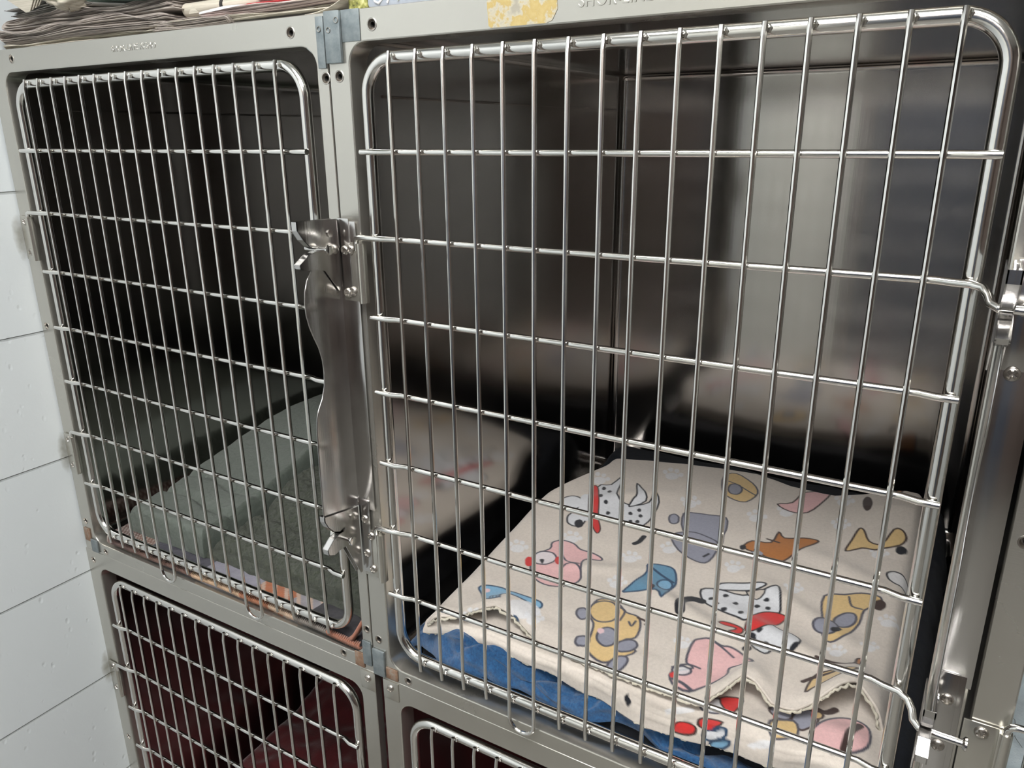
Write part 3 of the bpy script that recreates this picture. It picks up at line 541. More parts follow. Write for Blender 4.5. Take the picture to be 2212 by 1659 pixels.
# ------------------------------------------------------------------ textiles
PAL = {'W': (222, 224, 228), 'S': (214, 216, 220), 'K': (18, 22, 32), 'G': (74, 74, 86), 'D': (58, 40, 36), 'R': (206, 48, 46), 'P': (226, 182, 182), 'B': (124, 172, 204), 'C': (96, 140, 168), 'N': (40, 68, 96), 'Y': (218, 188, 134), 'V': (146, 148, 162), 'L': (222, 190, 196), 'O': (176, 112, 54), 'T': (196, 186, 176)}
BASE = (212, 203, 193)
UPPER, LOWER = json.loads('''[[["f","W",[17,230,18,226,18,222,15,218,11,216,7,215,2,217,-1,220,-2,225,-2,230,1,233,4,236,9,236,13,234]],["f","W",[-4,233,-3,229,-4,226,-7,226,-10,229,-12,234,-10,237,-7,236]],["f","W",[0,244,1,239,-1,236,-4,237,-7,240,-8,244,-7,247,-4,247]],["f","W",[9,245,10,240,9,238,6,238,3,241,1,246,3,248,6,248]],["f","W",[20,237,21,233,20,230,17,231,14,234,12,238,14,241,17,241]],["f","W",[73,293,74,289,73,284,71,280,67,278,62,278,58,280,55,284,54,288,55,293,58,296,62,299,66,299,70,297]],["f","W",[53,296,54,292,52,289,49,290,46,293,45,297,47,300,50,300]],["f","W",[57,307,58,302,56,300,53,300,50,303,49,308,51,310,54,310]],["f","W",[67,308,68,303,66,300,63,301,60,304,59,309,61,312,64,311]],["f","W",[77,300,78,296,76,293,73,293,70,296,70,301,71,304,74,303]],["f","W",[170,284,171,280,170,276,167,272,163,270,159,270,155,272,153,275,152,280,153,284,156,288,160,290,164,290,168,288]],["f","W",[152,287,152,283,151,281,148,281,145,284,145,288,146,291,149,290]],["f","W",[156,297,157,293,155,290,152,291,150,294,149,298,151,301,154,300]],["f","W",[165,298,166,294,164,291,161,292,159,295,158,299,160,302,163,301]],["f","W",[174,291,175,287,173,284,170,284,168,288,167,292,169,294,172,294]],["f","W",[177,218,178,214,177,209,175,206,171,204,167,204,164,205,161,208,160,212,162,217,164,220,168,222,172,222,175,221]],["f","W",[160,220,161,216,159,213,156,214,154,216,153,220,155,223,158,223]],["f","W",[164,229,165,225,163,223,160,223,158,226,158,230,159,233,162,232]],["f","W",[172,231,173,227,172,224,169,224,166,227,166,231,167,234,170,234]],["f","W",[181,224,182,220,180,218,178,218,175,220,175,224,176,227,179,227]],["f","W",[93,176,94,172,93,168,91,164,87,162,83,162,80,164,77,166,76,170,76,175,79,178,82,180,86,180,90,179]],["f","W",[75,178,76,174,74,171,71,172,69,174,68,178,69,181,72,180]],["f","W",[78,187,79,183,78,181,75,181,72,184,71,187,73,190,76,190]],["f","W",[87,188,88,185,86,182,84,182,81,185,80,189,81,191,84,191]],["f","W",[96,182,97,178,96,176,93,176,90,179,90,182,91,185,94,185]],["f","W",[31,486,33,480,32,474,29,469,24,467,19,467,14,470,10,475,9,481,10,487,13,492,18,494,23,494,28,491]],["f","W",[7,492,9,486,7,482,3,483,0,488,-2,494,0,497,4,496]],["f","W",[12,505,13,499,12,496,8,496,4,501,3,507,5,510,8,510]],["f","W",[23,505,24,500,23,496,19,497,16,501,14,507,16,511,20,510]],["f","W",[36,494,37,488,35,485,32,486,28,490,27,496,29,500,32,499]],["f","W",[120,91,121,88,120,84,118,81,115,79,111,79,108,80,105,82,104,86,105,89,107,92,111,94,114,95,118,94]],["f","W",[104,92,104,89,103,86,100,86,98,89,97,92,98,94,101,94]],["f","W",[107,100,108,97,106,95,104,95,102,97,101,100,102,102,105,102]],["f","W",[115,102,116,98,114,96,112,96,109,98,109,102,110,104,112,104]],["f","W",[123,96,124,93,123,91,120,91,118,93,117,97,118,99,121,99]],["f","W",[54,53,55,50,54,46,52,43,49,41,45,41,42,42,39,44,38,47,38,51,41,54,44,56,48,56,51,55]],["f","W",[37,53,38,50,36,48,34,48,31,50,30,53,31,55,34,55]],["f","W",[40,61,41,58,40,56,37,56,34,58,33,61,35,63,37,63]],["f","W",[48,63,49,60,48,58,45,57,42,60,42,63,43,65,45,65]],["f","W",[57,58,58,55,57,53,54,53,52,55,51,58,52,60,54,60]],["f","W",[211,332,211,327,210,323,207,319,203,317,199,317,196,319,193,323,193,327,194,332,197,335,201,338,205,338,208,336]],["f","W",[192,335,193,331,191,328,188,329,186,332,186,336,187,339,190,339]],["f","W",[197,346,198,341,196,338,193,339,191,342,190,347,192,349,195,349]],["f","W",[206,346,207,342,205,339,202,340,200,343,199,348,201,350,204,350]],["f","W",[215,339,215,334,214,332,211,332,209,335,208,340,210,342,213,342]],["f","W",[304,328,304,324,302,319,300,316,296,314,292,314,289,316,287,319,287,323,288,328,291,331,295,333,298,333,302,331]],["f","W",[287,331,287,327,286,324,283,325,281,328,281,332,282,335,285,334]],["f","W",[292,341,292,337,291,334,288,334,286,338,286,342,288,344,290,344]],["f","W",[300,342,300,338,299,335,296,335,294,338,294,343,296,345,298,345]],["f","W",[308,334,308,330,306,328,304,328,302,331,302,335,304,338,306,337]],["f","W",[297,482,297,476,295,471,292,467,288,465,284,465,280,468,278,472,278,478,279,483,282,487,287,489,291,489,294,486]],["f","W",[278,487,278,482,276,479,273,480,271,484,271,489,273,492,276,492]],["f","W",[284,499,284,494,282,491,279,492,277,496,277,501,279,504,282,503]],["f","W",[293,500,293,494,291,491,288,492,286,496,286,501,288,504,291,504]],["f","W",[301,490,302,484,300,481,297,482,295,486,294,491,296,494,299,494]],["f","W",[193,477,194,471,193,466,190,461,185,459,181,459,177,462,174,466,173,472,174,478,178,482,182,484,187,484,191,481]],["f","W",[173,482,173,477,172,474,168,474,166,478,165,484,167,487,170,486]],["f","W",[178,494,179,489,177,486,174,486,171,491,170,496,172,500,175,499]],["f","W",[188,495,188,490,187,486,184,487,181,491,180,497,182,500,185,499]],["f","W",[198,485,198,479,196,476,193,477,191,481,190,486,192,490,195,489]],["f","W",[407,582,407,576,405,571,402,568,397,568,393,570,390,576,388,582,388,589,390,594,393,597,398,597,402,594,406,589]],["f","W",[389,600,388,594,386,591,383,594,381,600,381,606,384,609,387,606]],["f","W",[395,610,395,604,393,602,390,604,388,610,388,617,390,619,393,617]],["f","W",[405,605,405,599,402,596,400,599,398,605,398,611,400,614,403,611]],["f","W",[413,588,413,582,410,580,408,582,406,588,406,594,408,597,411,594]],["f","W",[413,507,413,502,411,498,408,494,404,493,400,494,397,497,395,501,395,506,397,511,400,514,405,515,409,514,412,511]],["f","W",[396,515,396,511,394,508,391,509,390,514,390,519,392,521,395,520]],["f","W",[403,525,402,520,400,518,398,519,396,523,396,528,398,530,401,529]],["f","W",[411,523,411,518,409,516,406,517,405,521,405,526,407,528,410,527]],["f","W",[418,512,418,508,416,506,414,507,412,511,412,515,414,517,417,516]],["f","W",[471,455,470,451,468,446,465,443,462,441,458,441,455,443,454,447,454,452,456,455,459,458,463,460,467,459,469,458]],["f","W",[456,458,455,455,453,453,451,453,450,456,450,460,452,462,454,461]],["f","W",[462,466,461,463,459,461,457,461,456,464,456,468,458,470,460,469]],["f","W",[470,466,469,463,467,461,465,461,463,464,464,468,466,470,468,469]],["f","W",[476,460,475,456,473,454,471,455,470,457,470,461,472,463,474,462]],["f","W",[384,315,384,311,382,307,380,304,376,302,373,302,370,304,368,307,368,311,370,315,373,318,376,320,380,320,382,319]],["f","W",[369,318,369,314,367,312,365,312,363,315,363,319,365,322,367,321]],["f","W",[374,328,374,324,372,321,370,322,368,324,369,328,370,331,373,331]],["f","W",[382,328,382,324,380,322,378,322,376,325,376,329,378,332,380,332]],["f","W",[388,321,388,318,386,315,384,315,383,318,383,322,384,325,387,324]],["f","W",[498,301,497,297,495,293,493,290,489,288,486,288,484,290,483,293,483,296,485,300,488,303,491,305,494,305,496,304]],["f","W",[485,303,484,300,482,297,480,298,479,300,480,304,481,306,483,306]],["f","W",[490,312,490,308,488,306,486,306,485,309,485,312,487,315,489,315]],["f","W",[497,313,496,309,494,307,492,307,491,310,492,313,494,316,496,315]],["f","W",[502,306,501,303,500,300,498,301,496,303,497,307,499,309,501,309]],["f","W",[136,557,137,550,136,544,133,539,128,536,123,537,119,540,116,545,114,552,115,559,118,564,123,567,128,566,133,562]],["f","W",[113,564,114,558,112,554,109,555,106,560,104,567,106,571,110,570]],["f","W",[118,579,119,573,117,568,114,570,110,575,109,582,111,586,115,585]],["f","W",[129,579,130,573,128,569,125,570,122,575,120,582,122,586,126,585]],["f","W",[141,566,142,560,140,556,136,557,133,562,132,569,134,573,138,572]],["f","W",[334,519,334,513,332,508,329,504,325,501,320,502,317,504,315,509,315,515,316,520,320,525,324,527,328,526,332,524]],["f","W",[315,525,315,520,313,516,310,517,308,521,308,527,310,530,313,529]],["f","W",[321,537,321,532,319,528,316,529,314,533,314,539,316,542,319,542]],["f","W",[330,537,330,532,328,529,326,529,324,534,323,539,326,542,328,542]],["f","W",[339,527,339,522,337,518,334,519,332,523,332,529,334,532,337,531]],["f","W",[295,136,295,133,294,130,292,127,289,125,285,124,283,126,281,128,281,132,282,135,284,138,287,140,290,140,293,139]],["f","W",[281,138,281,134,280,132,277,132,276,134,275,138,277,140,279,140]],["f","W",[285,146,285,142,284,140,282,140,280,142,280,146,281,148,283,148]],["f","W",[292,147,292,144,291,141,288,142,287,144,287,147,288,149,290,149]],["f","W",[298,142,299,138,297,136,295,136,293,139,293,142,295,144,297,144]],["f","W",[484,236,484,232,482,228,480,225,477,224,474,223,472,225,471,228,471,231,472,235,475,238,478,240,481,240,483,238]],["f","W",[472,238,472,234,470,232,468,232,467,235,467,238,469,240,471,240]],["f","W",[477,246,477,243,475,240,473,240,472,243,472,247,474,249,476,249]],["f","W",[484,247,483,244,482,241,480,242,478,244,479,248,480,250,482,250]],["f","W",[488,241,488,238,486,236,484,236,483,238,484,242,486,244,487,244]],["f","W",[453,209,453,206,451,202,449,199,446,198,443,197,440,199,439,201,439,205,441,209,443,212,446,213,449,214,452,212]],["f","W",[440,211,440,208,438,206,436,206,435,208,435,212,437,214,439,214]],["f","W",[445,219,445,216,443,214,441,214,440,216,440,220,442,222,444,222]],["f","W",[452,220,451,217,450,215,448,215,446,218,447,221,448,223,450,223]],["f","W",[457,215,456,212,455,209,453,210,452,212,452,215,454,218,456,217]],["f","S",[29,458,46,475,52,517,71,441,102,424,125,446,122,477,139,453,146,402,144,376,138,360,103,371,72,368]],["s","K",2.2,[29,458,46,475,52,517,71,441,102,424,125,446,122,477,139,453,146,402,144,376,138,360,103,371,72,368,29,458]],["f","S",[84,497,105,473,119,447,102,419,99,441,100,456]],["s","K",2.2,[84,497,105,473,119,447,102,419,99,441,100,456,84,497]],["f","S",[31,396,34,386,32,377,28,370,21,366,13,366,4,371,-2,379,-5,389,-4,398,1,406,8,410,17,409,25,404]],["s","K",2.2,[31,396,34,386,32,377,28,370,21,366,13,366,4,371,-2,379,-5,389,-4,398,1,406,8,410,17,409,25,404,31,396]],["f","S",[58,351,60,342,60,334,57,328,51,325,44,326,37,330,32,338,29,346,29,355,33,362,38,365,46,364,52,359]],["s","K",2.2,[58,351,60,342,60,334,57,328,51,325,44,326,37,330,32,338,29,346,29,355,33,362,38,365,46,364,52,359,58,351]],["f","S",[20,414,36,418,65,355,46,350]],["f","K",[60,338,62,333,62,328,60,325,58,323,54,324,51,327,48,331,46,336,46,341,48,344,50,346,54,345,57,342]],["f","R",[19,454,29,458,54,408,73,364,90,335,90,322,74,339,53,371,31,420]],["s","D",1.6,[19,454,29,458,54,408,73,364,90,335,90,322,74,339,53,371,31,420,19,454]],["s","K",6,[156,345,155,329,151,321]],["f","K",[44,459,45,454,43,451,40,452,38,455,37,460,38,463,41,462]],["f","K",[52,428,53,424,51,421,48,422,46,425,45,430,46,432,49,432]],["f","K",[67,414,68,410,67,407,64,408,61,411,60,415,62,418,65,417]],["f","K",[84,385,84,381,83,378,80,378,78,382,77,386,78,388,81,388]],["f","K",[99,404,100,400,98,397,95,398,93,401,92,405,94,408,96,407]],["f","K",[110,377,111,373,110,370,107,371,104,374,104,378,105,380,108,380]],["f","K",[115,401,116,397,114,395,111,395,109,398,108,402,110,405,112,404]],["f","K",[124,378,125,374,124,372,121,372,119,375,118,379,120,381,122,381]],["f","K",[123,417,124,413,122,410,120,411,117,414,117,418,118,421,121,420]],["f","K",[132,401,132,397,131,395,128,395,126,398,125,402,127,405,129,404]],["f","K",[134,382,135,378,133,376,130,376,128,379,128,383,129,386,132,385]],["f","K",[59,449,59,444,58,442,55,442,52,446,52,450,53,453,56,452]],["f","P",[44,266,54,279,73,279,88,270,108,269,124,264,125,257,107,250,107,234,120,199,115,178,93,164,69,169,51,188,37,222,49,249]],["s","G",2.2,[44,266,54,279,73,279,88,270,108,269,124,264,125,257,107,250,107,234,120,199,115,178,93,164,69,169,51,188,37,222,49,249,44,266]],["f","P",[117,211,121,202,121,192,118,186,113,183,106,184,99,189,93,197,89,207,89,217,92,224,97,227,104,226,112,220]],["s","G",2.2,[117,211,121,202,121,192,118,186,113,183,106,184,99,189,93,197,89,207,89,217,92,224,97,227,104,226,112,220,117,211]],["f","W",[69,231,71,223,70,215,66,208,60,205,52,204,45,208,40,214,37,222,38,230,42,237,49,240,57,241,64,237]],["s","G",2.2,[69,231,71,223,70,215,66,208,60,205,52,204,45,208,40,214,37,222,38,230,42,237,49,240,57,241,64,237,69,231]],["s","G",2.2,[62,256,85,230,105,230]],["f","R",[45,207,47,202,48,197,47,194,45,192,42,193,38,196,35,201,32,206,31,212,32,215,35,216,38,215,42,212]],["f","R",[81,228,83,223,83,218,82,215,80,214,77,215,74,218,71,222,69,227,68,232,69,235,72,236,75,235,78,232]],["f","K",[50,216,56,219,60,206]],["f","B",[15,112,20,122,42,127,60,121,78,122,101,124,108,115,103,110,84,112,64,111,54,106,58,92,44,84,28,100]],["s","N",2.2,[15,112,20,122,42,127,60,121,78,122,101,124,108,115,103,110,84,112,64,111,54,106,58,92,44,84,28,100,15,112]],["s","N",1.6,[49,87,45,94,46,98]],["s","N",1.6,[52,89,48,96,49,100]],["s","N",1.6,[56,91,52,98,53,102]],["s","N",1.6,[60,93,55,100,56,104]],["f","W",[111,107,112,100,110,92,104,85,96,81,88,79,80,81,75,86,73,93,75,101,81,108,89,113,98,114,105,112]],["f","L",[32,113,33,111,33,109,32,107,31,106,29,106,27,107,25,109,24,111,24,113,25,115,27,116,29,116,31,115]],["f","W",[66,60,69,67,79,58,89,38,82,37]],["s","N",2.2,[66,60,69,67,79,58,89,38,82,37,66,60]],["f","W",[88,72,90,80,100,71,110,50,103,49]],["s","N",2.2,[88,72,90,80,100,71,110,50,103,49,88,72]],["f","C",[189,277,206,284,225,282,238,252,236,231,235,207,222,219,195,207,183,202,190,232,194,259]],["s","N",2.2,[189,277,206,284,225,282,238,252,236,231,235,207,222,219,195,207,183,202,190,232,194,259,189,277]],["f","B",[235,246,236,240,235,234,232,229,229,227,224,228,220,231,217,236,216,242,217,248,220,252,224,254,228,254,232,251]],["s","N",2.2,[235,246,236,240,235,234,232,229,229,227,224,228,220,231,217,236,216,242,217,248,220,252,224,254,228,254,232,251,235,246]],["f","K",[217,227,218,224,218,220,216,218,215,217,212,217,210,219,209,222,208,225,208,228,209,231,211,232,213,232,216,230]],["s","N",3,[190,275,213,262,234,253]],["f","Y",[162,149,162,169,174,177,191,172,205,160,222,158,232,140,235,117,225,106,245,93,234,74,221,62,205,64,191,74,186,97,179,119,164,133]],["s","G",2.2,[162,149,162,169,174,177,191,172,205,160,222,158,232,140,235,117,225,106,245,93,234,74,221,62,205,64,191,74,186,97,179,119,164,133,162,149]],["f","Y",[196,158,199,147,198,137,193,130,186,126,178,126,170,131,164,139,161,149,162,160,167,168,174,172,182,172,190,166]],["s","G",2.2,[196,158,199,147,198,137,193,130,186,126,178,126,170,131,164,139,161,149,162,160,167,168,174,172,182,172,190,166,196,158]],["f","V",[165,134,167,129,167,124,165,120,162,118,159,119,155,122,152,126,150,132,150,137,152,140,155,142,158,141,162,138]],["s","G",2.2,[165,134,167,129,167,124,165,120,162,118,159,119,155,122,152,126,150,132,150,137,152,140,155,142,158,141,162,138,165,134]],["f","V",[215,108,217,101,217,93,214,88,210,85,204,86,198,90,194,96,192,104,192,111,195,117,200,120,206,119,211,115]],["s","G",2.2,[215,108,217,101,217,93,214,88,210,85,204,86,198,90,194,96,192,104,192,111,195,117,200,120,206,119,211,115,215,108]],["f","L",[197,111,198,108,197,106,196,104,195,103,193,104,191,105,190,107,189,109,189,111,190,113,192,114,194,114,196,113]],["f","V",[241,107,243,102,242,96,239,90,234,86,230,84,225,85,222,88,221,93,221,99,224,104,229,109,234,111,238,110]],["s","G",2.2,[241,107,243,102,242,96,239,90,234,86,230,84,225,85,222,88,221,93,221,99,224,104,229,109,234,111,238,110,241,107]],["f","V",[189,86,190,82,190,78,188,74,184,73,181,72,177,74,175,77,174,81,174,85,177,88,180,90,184,90,187,89]],["s","G",2.2,[189,86,190,82,190,78,188,74,184,73,181,72,177,74,175,77,174,81,174,85,177,88,180,90,184,90,187,89,189,86]],["f","V",[242,76,244,71,244,65,242,59,238,54,234,50,230,50,227,52,225,56,225,62,227,68,230,74,234,77,239,78]],["s","G",2.2,[242,76,244,71,244,65,242,59,238,54,234,50,230,50,227,52,225,56,225,62,227,68,230,74,234,77,239,78,242,76]],["s","G",2.2,[192,166,203,162,205,140]],["s","G",2.2,[216,143,222,136,223,148]],["s","D",3,[223,156,236,153,236,147]],["f","S",[271,257,290,268,322,270,348,296,359,305,372,261,366,252,350,237,342,214,329,216,303,222,282,232]],["s","K",2.2,[271,257,290,268,322,270,348,296,359,305,372,261,366,252,350,237,342,214,329,216,303,222,282,232,271,257]],["f","S",[290,268,290,283,315,296,338,305,344,300,331,287,312,276]],["s","K",2.2,[290,268,290,283,315,296,338,305,344,300,331,287,312,276,290,268]],["f","T",[324,280,346,292,340,269]],["s","K",1.6,[324,280,346,292,340,269,324,280]],["s","K",9,[265,191,259,206,260,220,268,230,280,231]],["f","S",[347,194,366,218,382,212,395,214,406,203,402,184,383,177,375,163,357,172]],["s","K",2.2,[347,194,366,218,382,212,395,214,406,203,402,184,383,177,375,163,357,172,347,194]],["f","R",[345,196,343,215,347,235,356,248,370,254,381,250,374,224,358,203]],["s","D",1.6,[345,196,343,215,347,235,356,248,370,254,381,250,374,224,358,203,345,196]],["f","R",[312,194,316,201,329,202,342,197,340,184,328,181,334,195,318,192]],["s","D",1.6,[312,194,316,201,329,202,342,197,340,184,328,181,334,195,318,192,312,194]],["f","K",[359,190,360,186,358,181,356,178,353,176,350,177,348,179,346,182,345,187,346,191,349,194,352,196,355,196,358,194]],["f","K",[406,196,406,194,406,191,405,188,404,184,402,182,400,182,399,182,399,185,399,188,400,191,401,194,403,196,404,197]],["f","K",[360,165,360,162,359,160,358,158,355,156,353,156,351,157,350,159,350,161,351,164,353,166,355,168,357,168,359,167]],["f","K",[307,260,306,257,304,255,302,254,300,256,300,260,302,262,305,262]],["f","K",[302,235,301,232,299,230,297,229,295,231,295,235,297,237,300,237]],["f","K",[322,249,322,245,320,243,317,243,315,245,316,248,318,251,320,251]],["f","K",[348,257,347,254,345,251,343,251,341,253,341,256,343,259,346,259]],["f","K",[355,276,355,272,352,270,350,270,348,272,349,275,351,278,353,278]],["f","K",[360,259,360,256,358,254,355,254,354,256,354,259,356,261,359,261]],["f","K",[314,227,314,223,312,221,309,221,307,223,307,226,309,228,312,229]],["f","K",[292,244,292,241,290,239,287,238,286,240,286,244,288,246,290,247]],["f","K",[334,228,334,224,332,222,329,222,328,224,328,227,330,229,332,230]],["f","K",[292,266,292,263,290,260,288,260,286,262,286,265,288,268,291,268]],["f","K",[364,204,363,201,361,198,359,198,357,200,358,203,360,205,362,206]],["f","K",[375,186,375,183,373,180,370,180,369,182,369,185,371,187,374,187]],["f","P",[302,104,298,122,297,146,302,154,312,160,328,154,338,156,354,150,368,137,360,128,348,118,350,100,335,77,320,62,300,64,293,79,311,99]],["s","G",2.2,[302,104,298,122,297,146,302,154,312,160,328,154,338,156,354,150,368,137,360,128,348,118,350,100,335,77,320,62,300,64,293,79,311,99,302,104]],["s","G",2.2,[312,160,330,151,346,140]],["s","G",2.2,[291,88,304,102,318,103]],["f","W",[311,93,311,89,309,85,306,82,302,80,298,79,295,80,293,82,292,86,294,90,297,93,301,96,306,96,309,96]],["s","G",2.2,[311,93,311,89,309,85,306,82,302,80,298,79,295,80,293,82,292,86,294,90,297,93,301,96,306,96,309,96,311,93]],["f","R",[300,78,300,76,300,73,299,72,297,71,296,71,294,72,293,74,292,76,293,78,294,80,295,81,297,81,299,80]],["s","G",3,[298,70,309,69,321,64]],["f","V",[185,438,201,449,220,454,246,458,256,427,258,404,262,374,233,374,201,389]],["s","G",2.2,[185,438,201,449,220,454,246,458,256,427,258,404,262,374,233,374,201,389,185,438]],["f","V",[184,418,186,412,186,406,184,402,181,400,177,401,174,405,171,411,169,418,169,424,171,428,174,430,178,428,182,424]],["s","G",2.2,[184,418,186,412,186,406,184,402,181,400,177,401,174,405,171,411,169,418,169,424,171,428,174,430,178,428,182,424,184,418]],["f","V",[191,368,211,390,234,390,259,376,260,325,244,317,213,333]],["s","G",2.2,[191,368,211,390,234,390,259,376,260,325,244,317,213,333,191,368]],["s","K",3,[250,334,254,344]],["f","O",[293,383,299,408,324,415,327,452,338,438,363,450,382,452,380,441,364,412,351,376,339,368,320,376]],["s","D",2.2,[293,383,299,408,324,415,327,452,338,438,363,450,382,452,380,441,364,412,351,376,339,368,320,376,293,383]],["f","K",[296,386,296,382,296,380,294,377,292,376,290,377,289,378,288,381,287,384,288,387,289,389,291,390,293,390,295,388]],["s","D",3,[317,423,334,420]],["f","V",[321,380,321,376,319,372,316,369,313,368,310,367,307,369,305,371,305,375,307,378,309,381,313,383,316,384,319,382]],["f","Y",[203,595,218,618,252,594,269,560,260,521,234,522,216,541]],["s","G",2.2,[203,595,218,618,252,594,269,560,260,521,234,522,216,541,203,595]],["f","V",[243,561,244,552,243,545,240,539,235,537,230,538,226,543,223,550,222,558,222,567,225,573,230,575,235,574,239,569]],["s","G",2.2,[243,561,244,552,243,545,240,539,235,537,230,538,226,543,223,550,222,558,222,567,225,573,230,575,235,574,239,569,243,561]],["s","G",2.2,[207,580,229,576,269,550]],["f","P",[326,551,336,598,370,618,368,580,353,529,328,521,306,536]],["s","D",2.2,[326,551,336,598,370,618,368,580,353,529,328,521,306,536,326,551]],["f","O",[476,643,475,629,472,619,466,613,459,613,452,619,447,630,444,644,444,658,447,669,453,675,461,675,468,668,473,657]],["s","D",2.2,[476,643,475,629,472,619,466,613,459,613,452,619,447,630,444,644,444,658,447,669,453,675,461,675,468,668,473,657,476,643]],["f","D",[439,578,439,567,438,560,436,556,433,555,430,559,427,567,425,577,424,589,425,599,427,604,430,604,434,599,437,589]],["f","Y",[421,441,425,472,430,504,437,502,447,477,464,477,475,514,486,515,492,500,486,482,464,466,456,460,440,457]],["s","D",2.2,[421,441,425,472,430,504,437,502,447,477,464,477,475,514,486,515,492,500,486,482,464,466,456,460,440,457,421,441]],["f","K",[495,475,495,471,494,467,491,464,488,463,485,464,483,466,482,469,482,473,483,477,486,480,489,481,492,480,494,478]],["f","W",[507,397,505,391,500,388,494,388,488,390,482,395,479,402,478,409,480,414,485,418,491,418,497,415,503,410,506,403]],["s","K",2.2,[507,397,505,391,500,388,494,388,488,390,482,395,479,402,478,409,480,414,485,418,491,418,497,415,503,410,506,403,507,397]],["f","Y",[414,318,436,333,455,346,477,347,477,329,463,310,461,278,450,242,437,224,427,234,419,269]],["s","G",2.2,[414,318,436,333,455,346,477,347,477,329,463,310,461,278,450,242,437,224,427,234,419,269,414,318]],["f","V",[456,292,457,285,456,277,452,268,447,262,442,258,438,259,434,263,433,270,434,278,438,287,443,294,448,297,453,297]],["s","G",2.2,[456,292,457,285,456,277,452,268,447,262,442,258,438,259,434,263,433,270,434,278,438,287,443,294,448,297,453,297,456,292]],["f","V",[441,252,439,245,436,240,430,237,424,237,419,239,415,244,413,251,414,257,418,262,423,265,430,265,435,263,439,258]],["s","G",2.2,[441,252,439,245,436,240,430,237,424,237,419,239,415,244,413,251,414,257,418,262,423,265,430,265,435,263,439,258,441,252]],["f","K",[445,252,444,250,443,247,441,245,438,243,436,243,434,244,433,246,433,248,434,251,437,253,439,255,442,255,444,254]],["f","D",[485,334,485,328,483,323,481,319,478,318,475,318,472,321,471,326,471,331,472,336,475,340,478,342,481,341,484,338]],["s","G",2.2,[442,331,448,313,460,311]],["f","Y",[432,150,442,163,460,168,473,164,463,147,440,129,430,116]],["s","D",2.2,[432,150,442,163,460,168,473,164,463,147,440,129,430,116,432,150]],["s","D",3,[428,183,447,181,467,188,476,205]],["f","O",[476,196,476,191,476,187,474,185,473,184,471,185,470,188,469,192,469,197,469,201,470,204,472,205,473,204,475,200]],["s","D",2.2,[476,196,476,191,476,187,474,185,473,184,471,185,470,188,469,192,469,197,469,201,470,204,472,205,473,204,475,200,476,196]],["s","D",4,[423,136,436,152,460,166]]],[["f","S",[361,80,361,74,359,68,354,62,348,59,341,58,336,59,333,63,333,69,336,75,341,81,347,84,354,86,358,84]],["s","G",2.2,[361,80,361,74,359,68,354,62,348,59,341,58,336,59,333,63,333,69,336,75,341,81,347,84,354,86,358,84,361,80]],["f","K",[341,69,341,67,341,65,340,64,338,63,336,63,335,64,334,65,334,67,335,69,336,70,337,71,339,71,340,70]],["f","K",[351,68,351,66,351,65,349,63,348,62,346,62,345,63,344,64,344,66,344,67,346,69,347,70,349,70,350,69]],["f","R",[347,85,369,96,370,80,364,66]],["s","D",1.6,[347,85,369,96,370,80,364,66,347,85]],["f","V",[422,102,422,95,420,88,416,83,411,80,406,80,402,83,399,88,399,95,401,102,405,108,410,111,415,111,420,108]],["s","D",2.2,[422,102,422,95,420,88,416,83,411,80,406,80,402,83,399,88,399,95,401,102,405,108,410,111,415,111,420,108,422,102]],["f","V",[447,104,447,96,445,88,440,82,435,78,430,79,425,82,422,89,422,97,424,105,429,112,434,115,440,114,445,110]],["s","D",2.2,[447,104,447,96,445,88,440,82,435,78,430,79,425,82,422,89,422,97,424,105,429,112,434,115,440,114,445,110,447,104]],["f","Y",[404,68,424,88,432,70,418,54,409,52]],["s","G",2.2,[404,68,424,88,432,70,418,54,409,52,404,68]],["s","D",6,[440,121,451,119,459,130]],["f","Y",[450,111,450,108,449,104,447,102,445,101,443,101,442,103,440,106,440,110,441,113,443,116,445,117,447,116,449,114]],["s","D",2.2,[450,111,450,108,449,104,447,102,445,101,443,101,442,103,440,106,440,110,441,113,443,116,445,117,447,116,449,114,450,111]],["f","P",[444,73,454,103,468,120,486,122,495,111,495,83,481,67,461,60]],["s","G",2.2,[444,73,454,103,468,120,486,122,495,111,495,83,481,67,461,60,444,73]],["s","D",6,[485,115,478,93,476,68]],["f","R",[314,22,320,33,333,35,338,27,330,20,318,18]],["s","D",2,[314,22,320,33,333,35,338,27,330,20,318,18,314,22]],["f","R",[338,38,342,47,361,49,352,34]],["s","D",2,[338,38,342,47,361,49,352,34,338,38]],["f","S",[368,39,367,35,365,31,361,28,356,25,351,23,347,24,345,26,346,29,348,33,352,36,357,39,362,41,366,41]],["s","N",2.2,[368,39,367,35,365,31,361,28,356,25,351,23,347,24,345,26,346,29,348,33,352,36,357,39,362,41,366,41,368,39]],["f","B",[373,30,372,27,370,24,366,20,362,18,358,16,354,16,353,18,353,20,355,24,359,27,364,30,368,31,371,31]],["s","N",2.2,[373,30,372,27,370,24,366,20,362,18,358,16,354,16,353,18,353,20,355,24,359,27,364,30,368,31,371,31,373,30]],["f","W",[414,46,413,43,410,40,406,36,400,33,395,31,392,31,390,32,391,34,394,38,398,41,404,44,409,46,412,47]],["f","W",[329,54,329,51,325,47,320,43,314,39,308,37,304,36,301,38,302,41,305,45,310,50,316,53,322,56,327,56]],["f","K",[264,34,265,31,265,28,264,26,263,25,261,26,259,28,257,30,256,34,256,36,257,39,259,40,260,39,262,37]]]]''')
